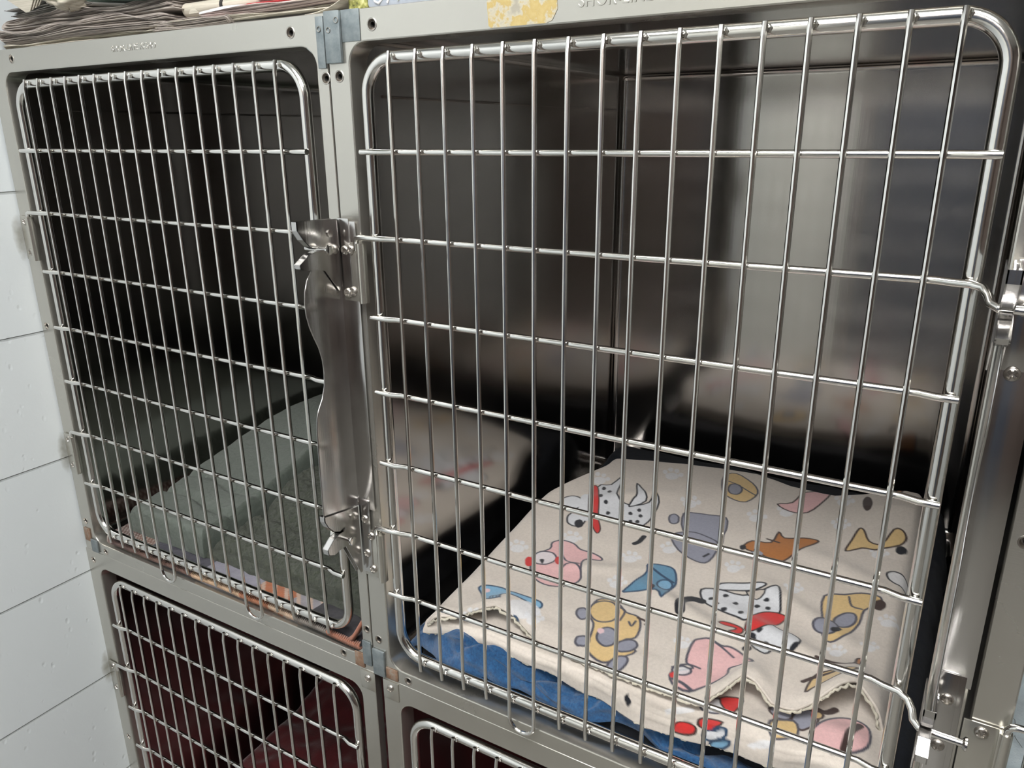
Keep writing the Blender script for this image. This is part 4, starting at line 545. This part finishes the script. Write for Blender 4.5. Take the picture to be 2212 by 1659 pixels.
def smooth_pts(p, closed):
    if len(p) < 3: return p
    if closed and (p[0] == p[-1]).all(): p = p[:-1]
    n = len(p); o = []
    for i in range(n if closed else n - 1):
        a, b, c_, d_ = (p[(i - 1) % n], p[i], p[(i + 1) % n], p[(i + 2) % n]) if closed else (p[max(i - 1, 0)], p[i], p[i + 1], p[min(i + 2, n - 1)])
        for t in (0, .34, .67):
            o.append(.5 * ((2 * b) + (c_ - a) * t + (2 * a - 5 * b + 4 * c_ - d_) * t * t + (3 * b - a - 3 * c_ + d_) * t ** 3))
    o.append(o[0] if closed else p[-1]); return np.array(o)
def paint(X, Y, shapes, base=BASE):
    """flat printed shapes (millimetres on the cloth) into per-vertex colours"""
    C_ = np.empty(X.shape + (3,)); C_[:] = srgb(*base); x = X * 1000; y = Y * 1000
    for s_ in shapes:
        pts = np.array(s_[-1], float).reshape(-1, 2); wd = s_[2] if s_[0] == 's' else 0
        c_ = np.array(srgb(*PAL[s_[1]])); wd = wd * 1.35; pts = smooth_pts(pts, s_[0] == 'f' or (len(pts) > 3 and (pts[0] == pts[-1]).all())); pad = wd + 3
        bx = (x > pts[:, 0].min() - pad) & (x < pts[:, 0].max() + pad) & (y > pts[:, 1].min() - pad) & (y < pts[:, 1].max() + pad)
        if not bx.any(): continue
        px, py = x[bx], y[bx]; dmin = np.full(px.shape, 1e9); ins = np.zeros(px.shape, bool)
        n = len(pts); segs = range(n) if s_[0] == 'f' else range(n - 1)
        for i in segs:
            a = pts[i]; b = pts[(i + 1) % n]; d_ = b - a; L2 = max(d_ @ d_, 1e-9)
            t = np.clip(((px - a[0]) * d_[0] + (py - a[1]) * d_[1]) / L2, 0, 1)
            dmin = np.minimum(dmin, np.hypot(px - a[0] - t * d_[0], py - a[1] - t * d_[1]))
            if s_[0] == 'f' and a[1] != b[1]: ins ^= ((a[1] > py) != (b[1] > py)) & (px < (b[0] - a[0]) * (py - a[1]) / (b[1] - a[1]) + a[0])
        if s_[0] == 'f': al = np.clip(.5 + np.where(ins, dmin, -dmin) / 1.5, 0, 1)
        else: al = np.clip(.5 + (wd / 2 - dmin) / 1.2, 0, 1)
        if s_[1] == 'W': al = al * .75
        C_[bx] = C_[bx] * (1 - al[:, None]) + c_ * al[:, None]
    return C_
def Htop(x, y):
    z = -.640 + .012 * np.clip((y - .25) / .3, 0, 1)
    return z + .025 * np.clip((x - .38) / .1, 0, 1) * np.clip((y - .45) / .12, 0, 1)
FX = np.array([-.012, .028, .062, .090, .130, .170, .245, .300, .335, .352, .366, .380, .400, .425, .440, .463, .474, .490, .505])
FY = np.array([.034, .048, .078, .080, .062, .060, .052, .052, .052, .075, .098, .095, .085, .090, .102, .130, .140, .130, .120])
BXp = np.array([-.03, 0, .06, .13, .20, .25, .31, .36, .42, .47, .505]); BYp = np.array([.565, .585, .605, .625, .640, .645, .625, .620, .625, .640, .640])
# dog-print blanket: folded in two, upper layer on lower layer
nx, ny = 430, 500
U_, V_ = np.meshgrid(np.linspace(0, 1, nx), np.linspace(0, 1, ny))
def sheet_up():
    vy = V_
    yb = lambda x: np.interp(x, BXp, BYp); yf = lambda x: np.interp(x, FX, FY)
    xr = .508
    # first guess of y to find the slanted left edge
    y = .05 + .57 * (1 - vy)
    xl = -.010 - .034 * np.clip((y - .04) / .386, 0, 1) + .045 * sm(.45, .60, y)
    x = xl + (xr - xl) * U_
    y = yf(x) + (yb(x) - yf(x)) * (1 - vy)
    z = Htop(x, y) + .0016 * fbm(x * 3, y * 3, 3, 3)
    dF = y - yf(x)
    lift = lambda c_, w_, h_, L_: h_ * np.exp(-((x - c_) / w_) ** 2) * np.exp(-(dF / L_) ** 2)
    z = z + lift(.372, .026, .020, .035) + lift(.468, .030, .026, .045) + lift(.062, .032, .014, .04) - .004 * np.exp(-(dF / .01) ** 2)
    # broad soft folds running across
    for (xa, ya, xb, yb_, h_, w_) in ((.18, .235, .36, .16, .007, .014), (.30, .33, .48, .22, .006, .016), (.05, .20, .20, .27, .004, .012), (.36, .42, .50, .36, .006, .02), (.02, .40, .16, .50, .005, .018), (.30, .235, .47, .17, .007, .014)):
        dx_, dy_ = xb - xa, yb_ - ya; L = math.hypot(dx_, dy_); t = np.clip(((x - xa) * dx_ + (y - ya) * dy_) / L / L, 0, 1); d_ = np.hypot(x - xa - t * dx_, y - ya - t * dy_)
        z = z + h_ * np.exp(-(d_ / w_) ** 2) * np.sin(PI * np.clip(t * .9 + .05, 0, 1))
    # edges roll down
    el = np.clip(1 - U_ * (nx / 12.), 0, 1); er = np.clip(1 - (1 - U_) * (nx / 12.), 0, 1); eb = np.clip(1 - vy * -1 - 1, 0, 1)
    z = z - .012 * el ** 2 - .030 * er ** 2
    eb = np.clip(1 - vy * (ny / 12.), 0, 1); z = z - .020 * eb ** 2
    return x, y, z
X, Y, Z = sheet_up()
blanket = grid_mesh('patterned_blanket', X, Y, Z, M['print'], thick=.0035, colors=paint(X, Y, UPPER))
tag(blanket, 'beige fleece blanket printed with cartoon puppies, folded on the cage floor', 'blanket')
def frayed(pts, name, parent, seed, amp=.0012):
    rs = random.Random(seed); P = []
    for i in range(len(pts) - 1):
        a, b = Vector(pts[i]), Vector(pts[i + 1]); n = max(2, int((b - a).length / .0022))
        for j in range(n):
            P.append(a.lerp(b, j / n) + Vector((rs.uniform(-amp, amp), rs.uniform(-amp, amp), rs.uniform(-amp, amp))))
    m_ = MB(); m_.tube([p[:] for p in P], [.0011 + rs.random() * .0009 for _ in P], 6)
    for _ in range(len(P) // 12):
        p = rs.choice(P); q = p + Vector((rs.uniform(-.004, .004), -rs.uniform(0, .004), rs.uniform(-.001, .006))); m_.tube([p[:], (p.lerp(q, .5) + Vector((.001, 0, .001)))[:], q[:]], .0003, 4)
    return m_.build(name, M['cream'], parent, sharp=False)
frayed([(X[-1, i], Y[-1, i] - .0010, Z[-1, i] - .001) for i in range(0, nx, 6)], 'frayed_edge', blanket, 1)
# lower layer, reaching further forward and falling over the edge
nx2, ny2 = 430, 150
U2, V2 = np.meshgrid(np.linspace(0, 1, nx2), np.linspace(0, 1, ny2))
HX = np.array([-.02, .02, .06, .10, .16, .22, .285, .335, .38, .425, .466, .49, .508]); HY = np.array([.033, .048, .053, .052, .050, .044, .030, .034, .036, .040, .055, .055, .058]); HZ = np.array([.010, .010, .012, .012, .016, .020, .022, .018, .016, .018, .018, .026, .028])
x = -.018 + .526 * U2; yf = np.interp(x, HX, HY); drop = np.interp(x, HX, HZ)
s_ = V2 * 1.0; L = .16
arcl = L * (1 - s_)            # distance to the hem along the cloth
flat = np.maximum(arcl - drop, 0); dn = np.clip(drop - arcl, 0, None)
y = yf + flat + .004 * np.cos(np.clip(dn / .006, 0, 1) * PI / 2)
z = -.655 - dn + .0022 * fbm(x * 5, arcl * 5, 9, 3) + .010 * np.exp(-((x - .47) / .03) ** 2) * np.exp(-((y - .085) / .025) ** 2) + .006 * np.exp(-((x - .40) / .02) ** 2) * np.exp(-((y - .065) / .02) ** 2)
y = y + .002 * np.sin(x * 90) * np.clip(dn / .01, 0, 1)
YP = y - dn * 1.1
lower = grid_mesh('lower_layer', x, y, z, M['print'], blanket, thick=.003, colors=paint(x, YP, LOWER))
frayed([(x[-1, i], y[-1, i] - .001, z[-1, i]) for i in range(0, nx2, 6)], 'frayed_edge', blanket, 2)

def slab_cloth(name, x0, x1, y0, y1, zb, top, mat, r=.015, nx=160, ny=160, parent=None, colors=None, wob=.004, seed=0, skew=None):
    U0, V0 = np.meshgrid(np.linspace(0, 1, nx), np.linspace(0, 1, ny))
    # cluster rows near the rims
    U1 = .5 - .5 * np.cos(PI * U0); V1 = .5 - .5 * np.cos(PI * V0); U1 = .6 * U0 + .4 * U1; V1 = .6 * V0 + .4 * V1
    X_ = x0 + (x1 - x0) * U1; Y_ = y0 + (y1 - y0) * V1
    d = np.minimum(np.minimum(X_ - x0, x1 - X_), np.minimum(Y_ - y0, y1 - Y_))
    k_ = np.sqrt(np.clip(1 - (1 - np.clip(d / r, 0, 1)) ** 2, 0, 1))
    T_ = top(X_, Y_)
    if skew is not None: X_ = X_ + skew(Y_)
    Z_ = zb + (T_ - zb) * k_
    m_ = np.clip(1 - d / .05, 0, 1)
    X_ = X_ + wob * m_ * fbm(Y_ * 5, X_ * 5, seed, 3); Y_ = Y_ + wob * m_ * fbm(X_ * 5, Y_ * 5, seed + 1, 3)
    return grid_mesh(name, X_, Y_, Z_, mat, parent, colors=colors(X_, Y_) if colors else None)
# dark pad under the print blanket
pad = slab_cloth('navy_blanket', -.040, .549, .050, .700, -.7205, lambda x, y: -.665 + .022 * np.clip((y - .55) / .08, 0, 1) + .002 * fbm(x * 4, y * 4, 5) - .030 * sm(.16, .055, y), M['navy'], r=.022, seed=4)
tag(pad, 'dark navy blanket lying under the dog-print blanket', 'blanket')
# blue fleece bunched along the front
def blue_sheet():
    nx_, ny_ = 420, 120
    U0, V0 = np.meshgrid(np.linspace(0, 1, nx_), np.linspace(0, 1, ny_))
    x = -.050 + .575 * U0
    ztop = np.interp(x, [-.05, -.035, .0, .045, .09, .13, .165, .19, .215, .245, .27, .30, .34, .40, .46, .525], [-.690, -.672, -.660, -.655, -.664, -.672, -.686, -.682, -.668, -.660, -.672, -.688, -.697, -.700, -.702, -.704])
    yc = .062 - .006 * np.sin(x * 17) - .016 * sm(.2, .4, x)
    a = -.15 + V0 * 1.12                                # angle round a soft roll, from the back over the top to the floor
    rad = np.clip((ztop + .7195) / 1.9, .006, .05) * (1 + .10 * fbm(x * 7, V0 * 1.2, 11, 3))
    yy = yc + rad * 1.25 * np.cos(a * PI) * 1.0; zz = -.7195 + (ztop + .7195) * (.5 + .5 * np.sin(np.clip(a, -.2, 1.0) * PI * 1.0 + 0))
    th = PI * (.95 * V0); yy = yc + .028 * np.cos(th) * (1 + .25 * np.sin(x * 40)); h = ztop + .7195
    zz = -.7195 + h * np.sin(np.clip(th, 0, PI)) ** .55 * (1 + .05 * fbm(x * 9, V0 * 2, 12, 3))
    # creases
    zz = zz - .008 * np.exp(-(((x * .5 + V0 * .06) % .045 - .022) / .004) ** 2) * np.sin(th)
    yy = yy + .004 * fbm(x * 8, V0 * 2.2, 17, 3)
    yy = np.maximum(yy, .0215)
    return x, yy, np.maximum(zz, -.7195)
bx_, by_, bz_ = blue_sheet()
bl = grid_mesh('blue_blanket', bx_, by_, bz_, M['blue']); tag(bl, 'bright blue fleece blanket bunched along the front of the middle cage', 'blanket')

# green towels in the left cage
def t1(x, y): 
    z = -.657 + .040 * sm(.08, .50, y) + .003 * fbm(x * 4, y * 3, 21, 3)
    z = z - .009 * np.exp(-((y - (.125 - .05 * (x + .6) + .006 * np.sin(x * 40))) / .007) ** 2) - .006 * np.exp(-((y - (.185 - .05 * (x + .6) + .006 * np.sin(x * 50))) / .008) ** 2)
    return z
tw = slab_cloth('green_towel', -.658, -.462, .046, .640, -.7000, t1, M['sage'], r=.014, seed=22, nx=220, ny=260, wob=.003, skew=lambda y: -.055 * np.clip((y - .05) / .35, 0, 1))
tag(tw, 'sage green bath towel folded thick, on the left side of the upper left cage', 'towel')
def t2(x, y):
    z = -.672 + .040 * sm(.10, .50, y) + .004 * fbm(x * 5, y * 4, 31, 4)
    z = z - .012 * np.exp(-((y - (.155 - .12 * (x + .3))) / .016) ** 2) - .010 * np.exp(-((y - (.30 - .2 * (x + .3))) / .016) ** 2) + .012 * np.exp(-((y - (.22 - .15 * (x + .3))) / .03) ** 2)
    return z + .0018 * fbm(x * 60, y * 60, 33, 2)
tw2 = slab_cloth('green_towel', -.461, -.108, .066, .660, -.7000, t2, M['olive'], r=.018, seed=32, nx=300, ny=300, skew=lambda y: -.055 * np.clip((y - .05) / .35, 0, 1))
tag(tw2, 'dark olive fluffy towel bunched on the right side of the upper left cage', 'towel')
# thin trailing towel edge in front
trail = slab_cloth('towel_hem', -.470, -.112, .052, .140, -.7010, lambda x, y: -.690 + .010 * np.clip((x + .45) / -.3, -1, 0) + .003 * fbm(x * 9, y * 9, 41), M['olive'], r=.008, seed=42, parent=tw2, nx=120, ny=60)
def quilt_col(X_, Y_):
    C_ = np.empty(X_.shape + (3,)); 
    for a_, b_, c_ in ((-.70, -.625, (96, 66, 58)), (-.625, -.575, (120, 84, 70)), (-.575, -.44, (60, 58, 72)), (-.44, -.33, (150, 148, 162)), (-.33, -.26, (176, 104, 66)), (-.26, -.215, (150, 146, 152)), (-.215, -.05, (48, 46, 52))):
        k_ = (X_ >= a_) & (X_ < b_); C_[k_] = srgb(*c_)
    w_ = (np.sin(X_ * 900) * np.sin((Y_) * 700) > .3) & (X_ < -.575); C_[w_] = srgb(188, 178, 168)
    st_ = (np.sin((X_ + Y_) * 260) > .5) & (X_ > -.33) & (X_ < -.215); C_[st_] = srgb(196, 168, 150)
    return C_
qu = slab_cloth('crochet_blanket', -.688, -.104, .0170, .690, -.7205, lambda x, y: -.7010 + .0012 * fbm(x * 12, y * 12, 51), M['knit'], r=.010, nx=500, ny=240, seed=52, wob=.002, colors=quilt_col)
tag(qu, 'brown, lavender and orange crocheted blanket under the green towels', 'blanket')
def edge_col(x): return 0
# crochet border: braided stitches along the front, bulging at the right corner
kx = [('cream_stitch', -.700, -.60, srgb(92, 62, 54)), ('b', -.60, -.455, srgb(108, 74, 60)), ('c', -.455, -.345, srgb(206, 172, 138)), ('d', -.345, -.285, srgb(172, 108, 72)), ('e', -.285, -.235, srgb(196, 168, 142)), ('f', -.235, -.17, srgb(120, 112, 104)), ('g', -.17, -.10, srgb(150, 92, 66))]
M_b = [cloth('yarn_%d' % i, c_[3], tuple(v * 1.25 for v in c_[3]), 300, bump=.8) for i, c_ in enumerate(kx)]
m = MB(); rs = random.Random(5)
xx = -.660; i = 0
while xx < -.108:
    mi = next((j for j, c_ in enumerate(kx) if c_[1] <= xx < c_[2]), 6)
    bul = .0035 * max(0, (xx + .25) / .14) if xx > -.25 else 0
    zc = -.7078 + .0006 * math.sin(xx * 60) + bul * .2; yc = .0135 - bul * .9
    m.tube([(xx - .0016, yc + .0030, zc + .0030), (xx, yc - .0018 - bul * .5, zc + .0016), (xx + .0014, yc - .0012 - bul * .5, zc - .0028), (xx + .0006, yc + .0030, zc - .0040)], [.0012, .0019, .0019, .0012], 6, mi=mi)
    if mi in (0, 1, 3, 5) and i % 2 == 0 and rs.random() < .6:
        m.tube([(xx, yc + .001, zc + .004), (xx + .002, yc, zc + .0072)], .0008, 5, mi=mi)
    xx += .0034; i += 1
m.build('crochet_border', M_b, qu, sharp=False)
m = MB(); r_ = random.Random(3)
for i in range(44):
    t = i / 43; m.tube([(-.128 + .022 * t, .0140 - .004 * math.sin(t * PI), -.7050 + .030 * t ** 1.5 - .003), (-.126 + .024 * t, .0100 - .004 * math.sin(t * PI), -.7020 + .034 * t ** 1.5), (-.124 + .022 * t, .018, -.700 + .034 * t ** 1.5)], .0022, 6)
m.build('curled_corner', M_b[6], qu, sharp=False)

# red blankets in the lower cages
def redtop(seed): return lambda x, y: -1.36 + .06 * sm(.1, .6, y) + .022 * fbm(x * 2.2, y * 2.2, seed, 4)
r1 = slab_cloth('red_blanket', -.715, -.100, .05, .745, -1.512, redtop(61), M['red'], r=.05, seed=62, wob=.01); tag(r1, 'dark red blanket heaped in the lower left cage', 'blanket')
r2 = slab_cloth('red_blanket', -.060, .560, .05, .745, -1.512, redtop(71), M['red'], r=.05, seed=72, wob=.01); tag(r2, 'dark red blanket heaped in the lower middle cage', 'blanket')
pb = slab_cloth('pale_blue_blanket', .590, 1.19, .055, .70, -.7205, lambda x, y: -.645 + .006 * fbm(x * 5, y * 5, 81), M['palebl'], r=.03, seed=82, wob=.006)
tag(pb, 'pale blue fluffy blanket with dark pet hairs in the cage at the right edge', 'blanket')
m = MB(); rs = random.Random(9)
for _ in range(60):
    x_, y_ = rs.uniform(.61, .72), rs.uniform(.09, .35); a = rs.uniform(0, 6.3); L_ = rs.uniform(.008, .02)
    P = [(x_ + math.cos(a + t * .8) * L_ * t, y_ + math.sin(a + t * .8) * L_ * t, -.6405 + .004 * math.sin(t * 3)) for t in (0, .33, .66, 1)]
    m.tube(P, .00025, 4)
m.build('pet_hair', M['dark_hole'], pb)['kind'] = 'stuff'

# ------------------------------------------------------------------ papers on top
def paper_mat(name, c1, c2, edge=None):
    k = Mt(name); v = k.coords((8, 8, 900)); n_ = k.noise(v, 1.2, 4)
    k.l(k.ramp(n_, [(.3, c1), (.65, c2)]), k.b.inputs['Base Color']); k.set(Roughness=.85)
    k.bump(n_, .4, .0006); return k.m
PM = {'mauve': paper_mat('newsprint_mauve', srgb(136, 128, 124), srgb(176, 168, 160)), 'pink': paper_mat('newsprint_pink', srgb(178, 160, 156), srgb(214, 200, 194)), 'cream': paper_mat('newsprint_cream', srgb(164, 158, 144), srgb(200, 194, 180)),
      'grey': paper_mat('newsprint_grey', srgb(104, 102, 100), srgb(140, 138, 132)), 'white': paper_mat('white_paper', srgb(206, 206, 206), srgb(218, 218, 220)), 'red': paper_mat('red_newsprint', srgb(150, 40, 46), srgb(196, 70, 74)), 'green': cloth('green_felt', srgb(44, 72, 58), srgb(56, 88, 70), 60)}
def newspaper(x0, x1, y0, y1, z0, z1, n, mat, label, seed, fold='right', wave=.004, bow=0.0, group=None, tilt=0.0, name='newspaper', cat='newspaper'):
    """n folded sheets nested in one another: each a long U lying on its side with the fold at one end"""
    rs = random.Random(seed); m_ = MB(); H_ = z1 - z0; yn = 7
    ph = [rs.uniform(0, 6.3) for _ in range(4)]
    def zw(x, y, lv): return wave * (lv + .15) * (math.sin(x * 22 + ph[0] + y * 6) * .5 + math.sin(x * 47 + ph[1] + lv * 5) * .28 + math.sin(x * 90 + ph[2] + lv * 11) * .12)
    for s in range(n):
        ins = s / n * .5 * H_; lo_, hi_ = z0 + ins, z1 - ins; rad = (hi_ - lo_) / 2
        off = rs.uniform(-.006, .006); yo = rs.uniform(-.004, .004); xs = x0 + rs.uniform(0, .012); xe = x1 - ins * 1.0 - rs.uniform(0, .001)
        prof = []; k_ = 26
        for i in range(k_ + 1): prof.append((xs + (xe - rad - xs) * i / k_, lo_))
        for i in range(1, 8):
            a = -PI / 2 + PI * i / 8; prof.append((xe - rad + rad * math.cos(a), (lo_ + hi_) / 2 + rad * math.sin(a)))
        for i in range(k_ + 1): prof.append((xe - rad + (xs + off - xe + rad) * i / k_, hi_))
        if fold == 'left': prof = [(x0 + x1 - a, b) for a, b in prof]
        v = []; f = []; th = .00045
        for yi in range(yn):
            yy = y0 + yo + (y1 - y0) * yi / (yn - 1)
            for (px, pz) in prof:
                lv = (pz - z0) / H_; e_ = (px - x0) / (x1 - x0) if fold == 'right' else (x1 - px) / (x1 - x0)
                damp = min(1, (1 - e_) * 8 + .15); base_pin = min(1, lv * 3 + .12)
                front = yy + .004 * math.sin(px * 17 + ph[3] + lv * 3)
                v.append((px, front, pz + zw(px, yy, lv) * damp * base_pin + bow * e_ ** 3 + tilt * (px - x0)))
        npf = len(prof)
        for yi in range(yn - 1):
            for i in range(npf - 1): f.append((yi * npf + i, yi * npf + i + 1, (yi + 1) * npf + i + 1, (yi + 1) * npf + i))
        m_.add(v, f)
    o = m_.build(name, mat, sharp=False)
    md = o.modifiers.new('thickness', 'SOLIDIFY'); md.thickness = .0007; md.offset = 0
    return tag(o, label, cat, group)
G_ = 'newspapers heaped on top of the left cage'
TOP = .0560
newspaper(-.715, -.330, .030, .36, TOP, TOP + .008, 4, PM['cream'], 'cream newspaper with a ragged edge, lowest of the left heap', 1, 'left', .003, group=G_)
newspaper(-.725, -.350, .024, .36, TOP + .009, TOP + .026, 9, PM['mauve'], 'thick mauve-grey newspaper with curled pages at the left', 2, 'left', .006, group=G_)
newspaper(-.718, -.340, .034, .36, TOP + .027, TOP + .041, 7, PM['mauve'], 'rumpled mauve newspaper in the middle of the left heap', 3, 'left', .007, group=G_)
newspaper(-.715, -.505, .040, .36, TOP + .045, TOP + .058, 5, PM['grey'], 'dark grey newspaper near the top of the left heap', 4, 'right', .006, group=G_)
newspaper(-.380, -.235, .020, .33, TOP, TOP + .012, 5, PM['mauve'], 'grey newspaper bundle wedged between the left and right heaps', 5, 'right', .003, group=G_)
newspaper(-.332, -.105, .026, .34, TOP + .0003, TOP + .0045, 4, PM['grey'], 'grey newspaper, lowest of the right heap', 6, 'right', .0015, group=G_)
newspaper(-.340, -.085, .022, .34, TOP + .0052, TOP + .0092, 4, PM['cream'], 'cream printed newspaper low in the right heap', 7, 'right', .002, group=G_)
newspaper(-.290, -.070, .020, .34, TOP + .0100, TOP + .0162, 6, PM['pink'], 'pale pink newspaper with rounded fold at the right end', 8, 'right', .002, .002, group=G_)
newspaper(-.205, -.074, .026, .34, TOP + .0205, TOP + .0300, 5, PM['pink'], 'pink newspaper topmost in the right heap, above the red page', 9, 'right', .003, group=G_)
newspaper(-.235, -.080, .024, .34, TOP + .0168, TOP + .0200, 3, PM['red'], 'newspaper with a red printed page near the top of the right heap', 10, 'right', .002, group=G_)
newspaper(-.430, -.345, .090, .34, TOP + .044, TOP + .050, 3, PM['cream'], 'cream folded paper behind the green folder, topmost in the middle of the heap', 11, 'left', .001, group=G_)
# torn corner flap
m = MB(); m.prism([(-.298, TOP + .0150), (-.281, TOP + .0150), (-.291, TOP + .0235)], 1, .0140, .0148); o = m.build('paper_scrap', PM['cream'], smooth=False); tag(o, 'small triangular paper corner sticking up in front of the heap', 'paper scrap')
m = MB(); m.prism([(-.278, TOP + .0128), (-.200, TOP + .0170), (-.235, TOP + .0180), (-.277, TOP + .0150)], 1, .0120, .0128); o = m.build('paper_strip', PM['white'], smooth=False); tag(o, 'thin bright white paper strip lying across the pink newspapers', 'paper')
# rolled newspaper with a band
e = empty('rolled_newspaper', (-.345, .050, TOP + .0262), 'cream rolled newspaper held by a dark rubber band', 'newspaper')
m = MB(); m.tube([(0, 0, 0), (.05, 0, .0002), (.13, .002, .0004)], .0078, 20); m.build('paper_roll', PM['cream'], e); m = MB(); m.tube([(.066, .0005, .0003), (.071, .0005, .0003)], .0083, 20); m.build('rubber_band', M['dark_hole'], e)
# green folder and cloth scrap on the left heap
m = MB(); nxg = 24; v = []; f = []
for j in range(6):
    for i in range(nxg + 1):
        t = i / nxg; v.append((-.490 + .135 * t, .016 + .05 * j + .003 * math.sin(t * 30), TOP + .0440 + .0015 * math.sin(t * 7 + j) - .006 * t + .003 * j))
for j in range(5):
    for i in range(nxg): f.append((j * (nxg + 1) + i, j * (nxg + 1) + i + 1, (j + 1) * (nxg + 1) + i + 1, (j + 1) * (nxg + 1) + i))
m.add(v, f); o = m.build('green_folder', PM['green'], sharp=False); md = o.modifiers.new('t', 'SOLIDIFY'); md.thickness = .016; md.offset = 1; tag(o, 'dark green felt folder lying across the newspaper heap', 'folder')
def crumple(name, c, sx, sy, sz, mat, seed, label, cat):
    U0, V0 = np.meshgrid(np.linspace(0, 2 * PI, 60), np.linspace(0, PI, 30))
    r = 1 + .22 * fbm(np.cos(U0) * .6 + 3, V0 * .5 + np.sin(U0) * .6, seed, 4)
    return tag(grid_mesh(name, c[0] + sx * r * np.sin(V0) * np.cos(U0), c[1] + sy * r * np.sin(V0) * np.sin(U0), c[2] + sz * r * np.cos(V0), mat), label, cat)
crumple('crumpled_rag', (-.535, .020, TOP + .050), .018, .03, .011, PM['cream'], 3, 'crumpled off-white rag on the left newspaper heap', 'rag')
m = MB()
for i in range(4): m.prism([(-.655 + .004 * i, TOP + .060 + .002 * i), (-.612 + .004 * i, TOP + .040 + .0022 * i), (-.602 + .004 * i, TOP + .0405 + .0022 * i), (-.570 + .006 * i, TOP + .075)], 1, .006 + .002 * i, .0070 + .002 * i)
o = m.build('folded_paper', PM['cream'], smooth=False); tag(o, 'cream papers with pointed corner hanging at the far left of the heap', 'paper')
# curled cream sheet, mossy packet and lettered bag on the right cage
v = []; f = []; n1, n2 = 26, 6
for j in range(n2):
    for i in range(n1):
        t = i / (n1 - 1); a = t * 1.25
        v.append((-.118 + .075 * math.sin(a * 1.15), .014 + .05 * j, TOP + .0006 + .052 * (1 - math.cos(a)) * 1.0))
for j in range(n2 - 1):
    for i in range(n1 - 1): f.append((j * n1 + i, j * n1 + i + 1, (j + 1) * n1 + i + 1, (j + 1) * n1 + i))
o = MB().add(v, f).build('curled_sheet', PM['cream'], sharp=False); md = o.modifiers.new('t', 'SOLIDIFY'); md.thickness = .0008; tag(o, 'curled cream sheet of paper cupping the right end of the newspapers', 'paper')
k = Mt('mottled_packet'); k.l(k.ramp(k.noise(k.coords(), 140, 6, .7), [(.35, srgb(70, 74, 40)), (.5, srgb(150, 150, 80)), (.65, srgb(208, 204, 150))]), k.b.inputs['Base Color']); k.set(Roughness=.7)
o = MB().box(-.066, -.040, .022, .20, TOP, TOP + .030, b=.003).build('packet', k.m); tag(o, 'mottled yellow-green packet between the newspapers and the white bag', 'packet')
k = Mt('white_bag'); k.set(Base_Color=srgb(158, 165, 176), Roughness=.4); k.bump(k.noise(k.coords(), 30, 3), .3, .003); 
bagm = k.m
bag = MB().box(-.0375, .120, .0175, .30, TOP, TOP + .060, b=.004).build('white_bag', bagm); tag(bag, 'white plastic bag with pale outlined lettering on top of the middle cage', 'bag')
m = MB()
def stroke(pts, r=.0011): m.tube([(a, .0172, TOP + b) for a, b in pts], r, 6)
stroke([(-.0290, .030), (-.0285, .012), (-.0265, .0055), (-.0220, .0035), (-.0180, .0060), (-.0150, .014), (-.0120, .030)])
stroke([(-.0110, .0030), (-.0070, .009), (-.0020, .022), (.0010, .030)]); stroke([(-.0030, .0200), (.0000, .010), (.0030, .0040)])
stroke([(.0080, .030), (.0090, .012), (.0120, .0055), (.0160, .0060), (.0180, .012), (.0185, .030)])
stroke([(.0260, .004), (.0300, .010), (.0260, .016), (.0300, .024)])
m.build('outline_lettering', PM['white'], bag)
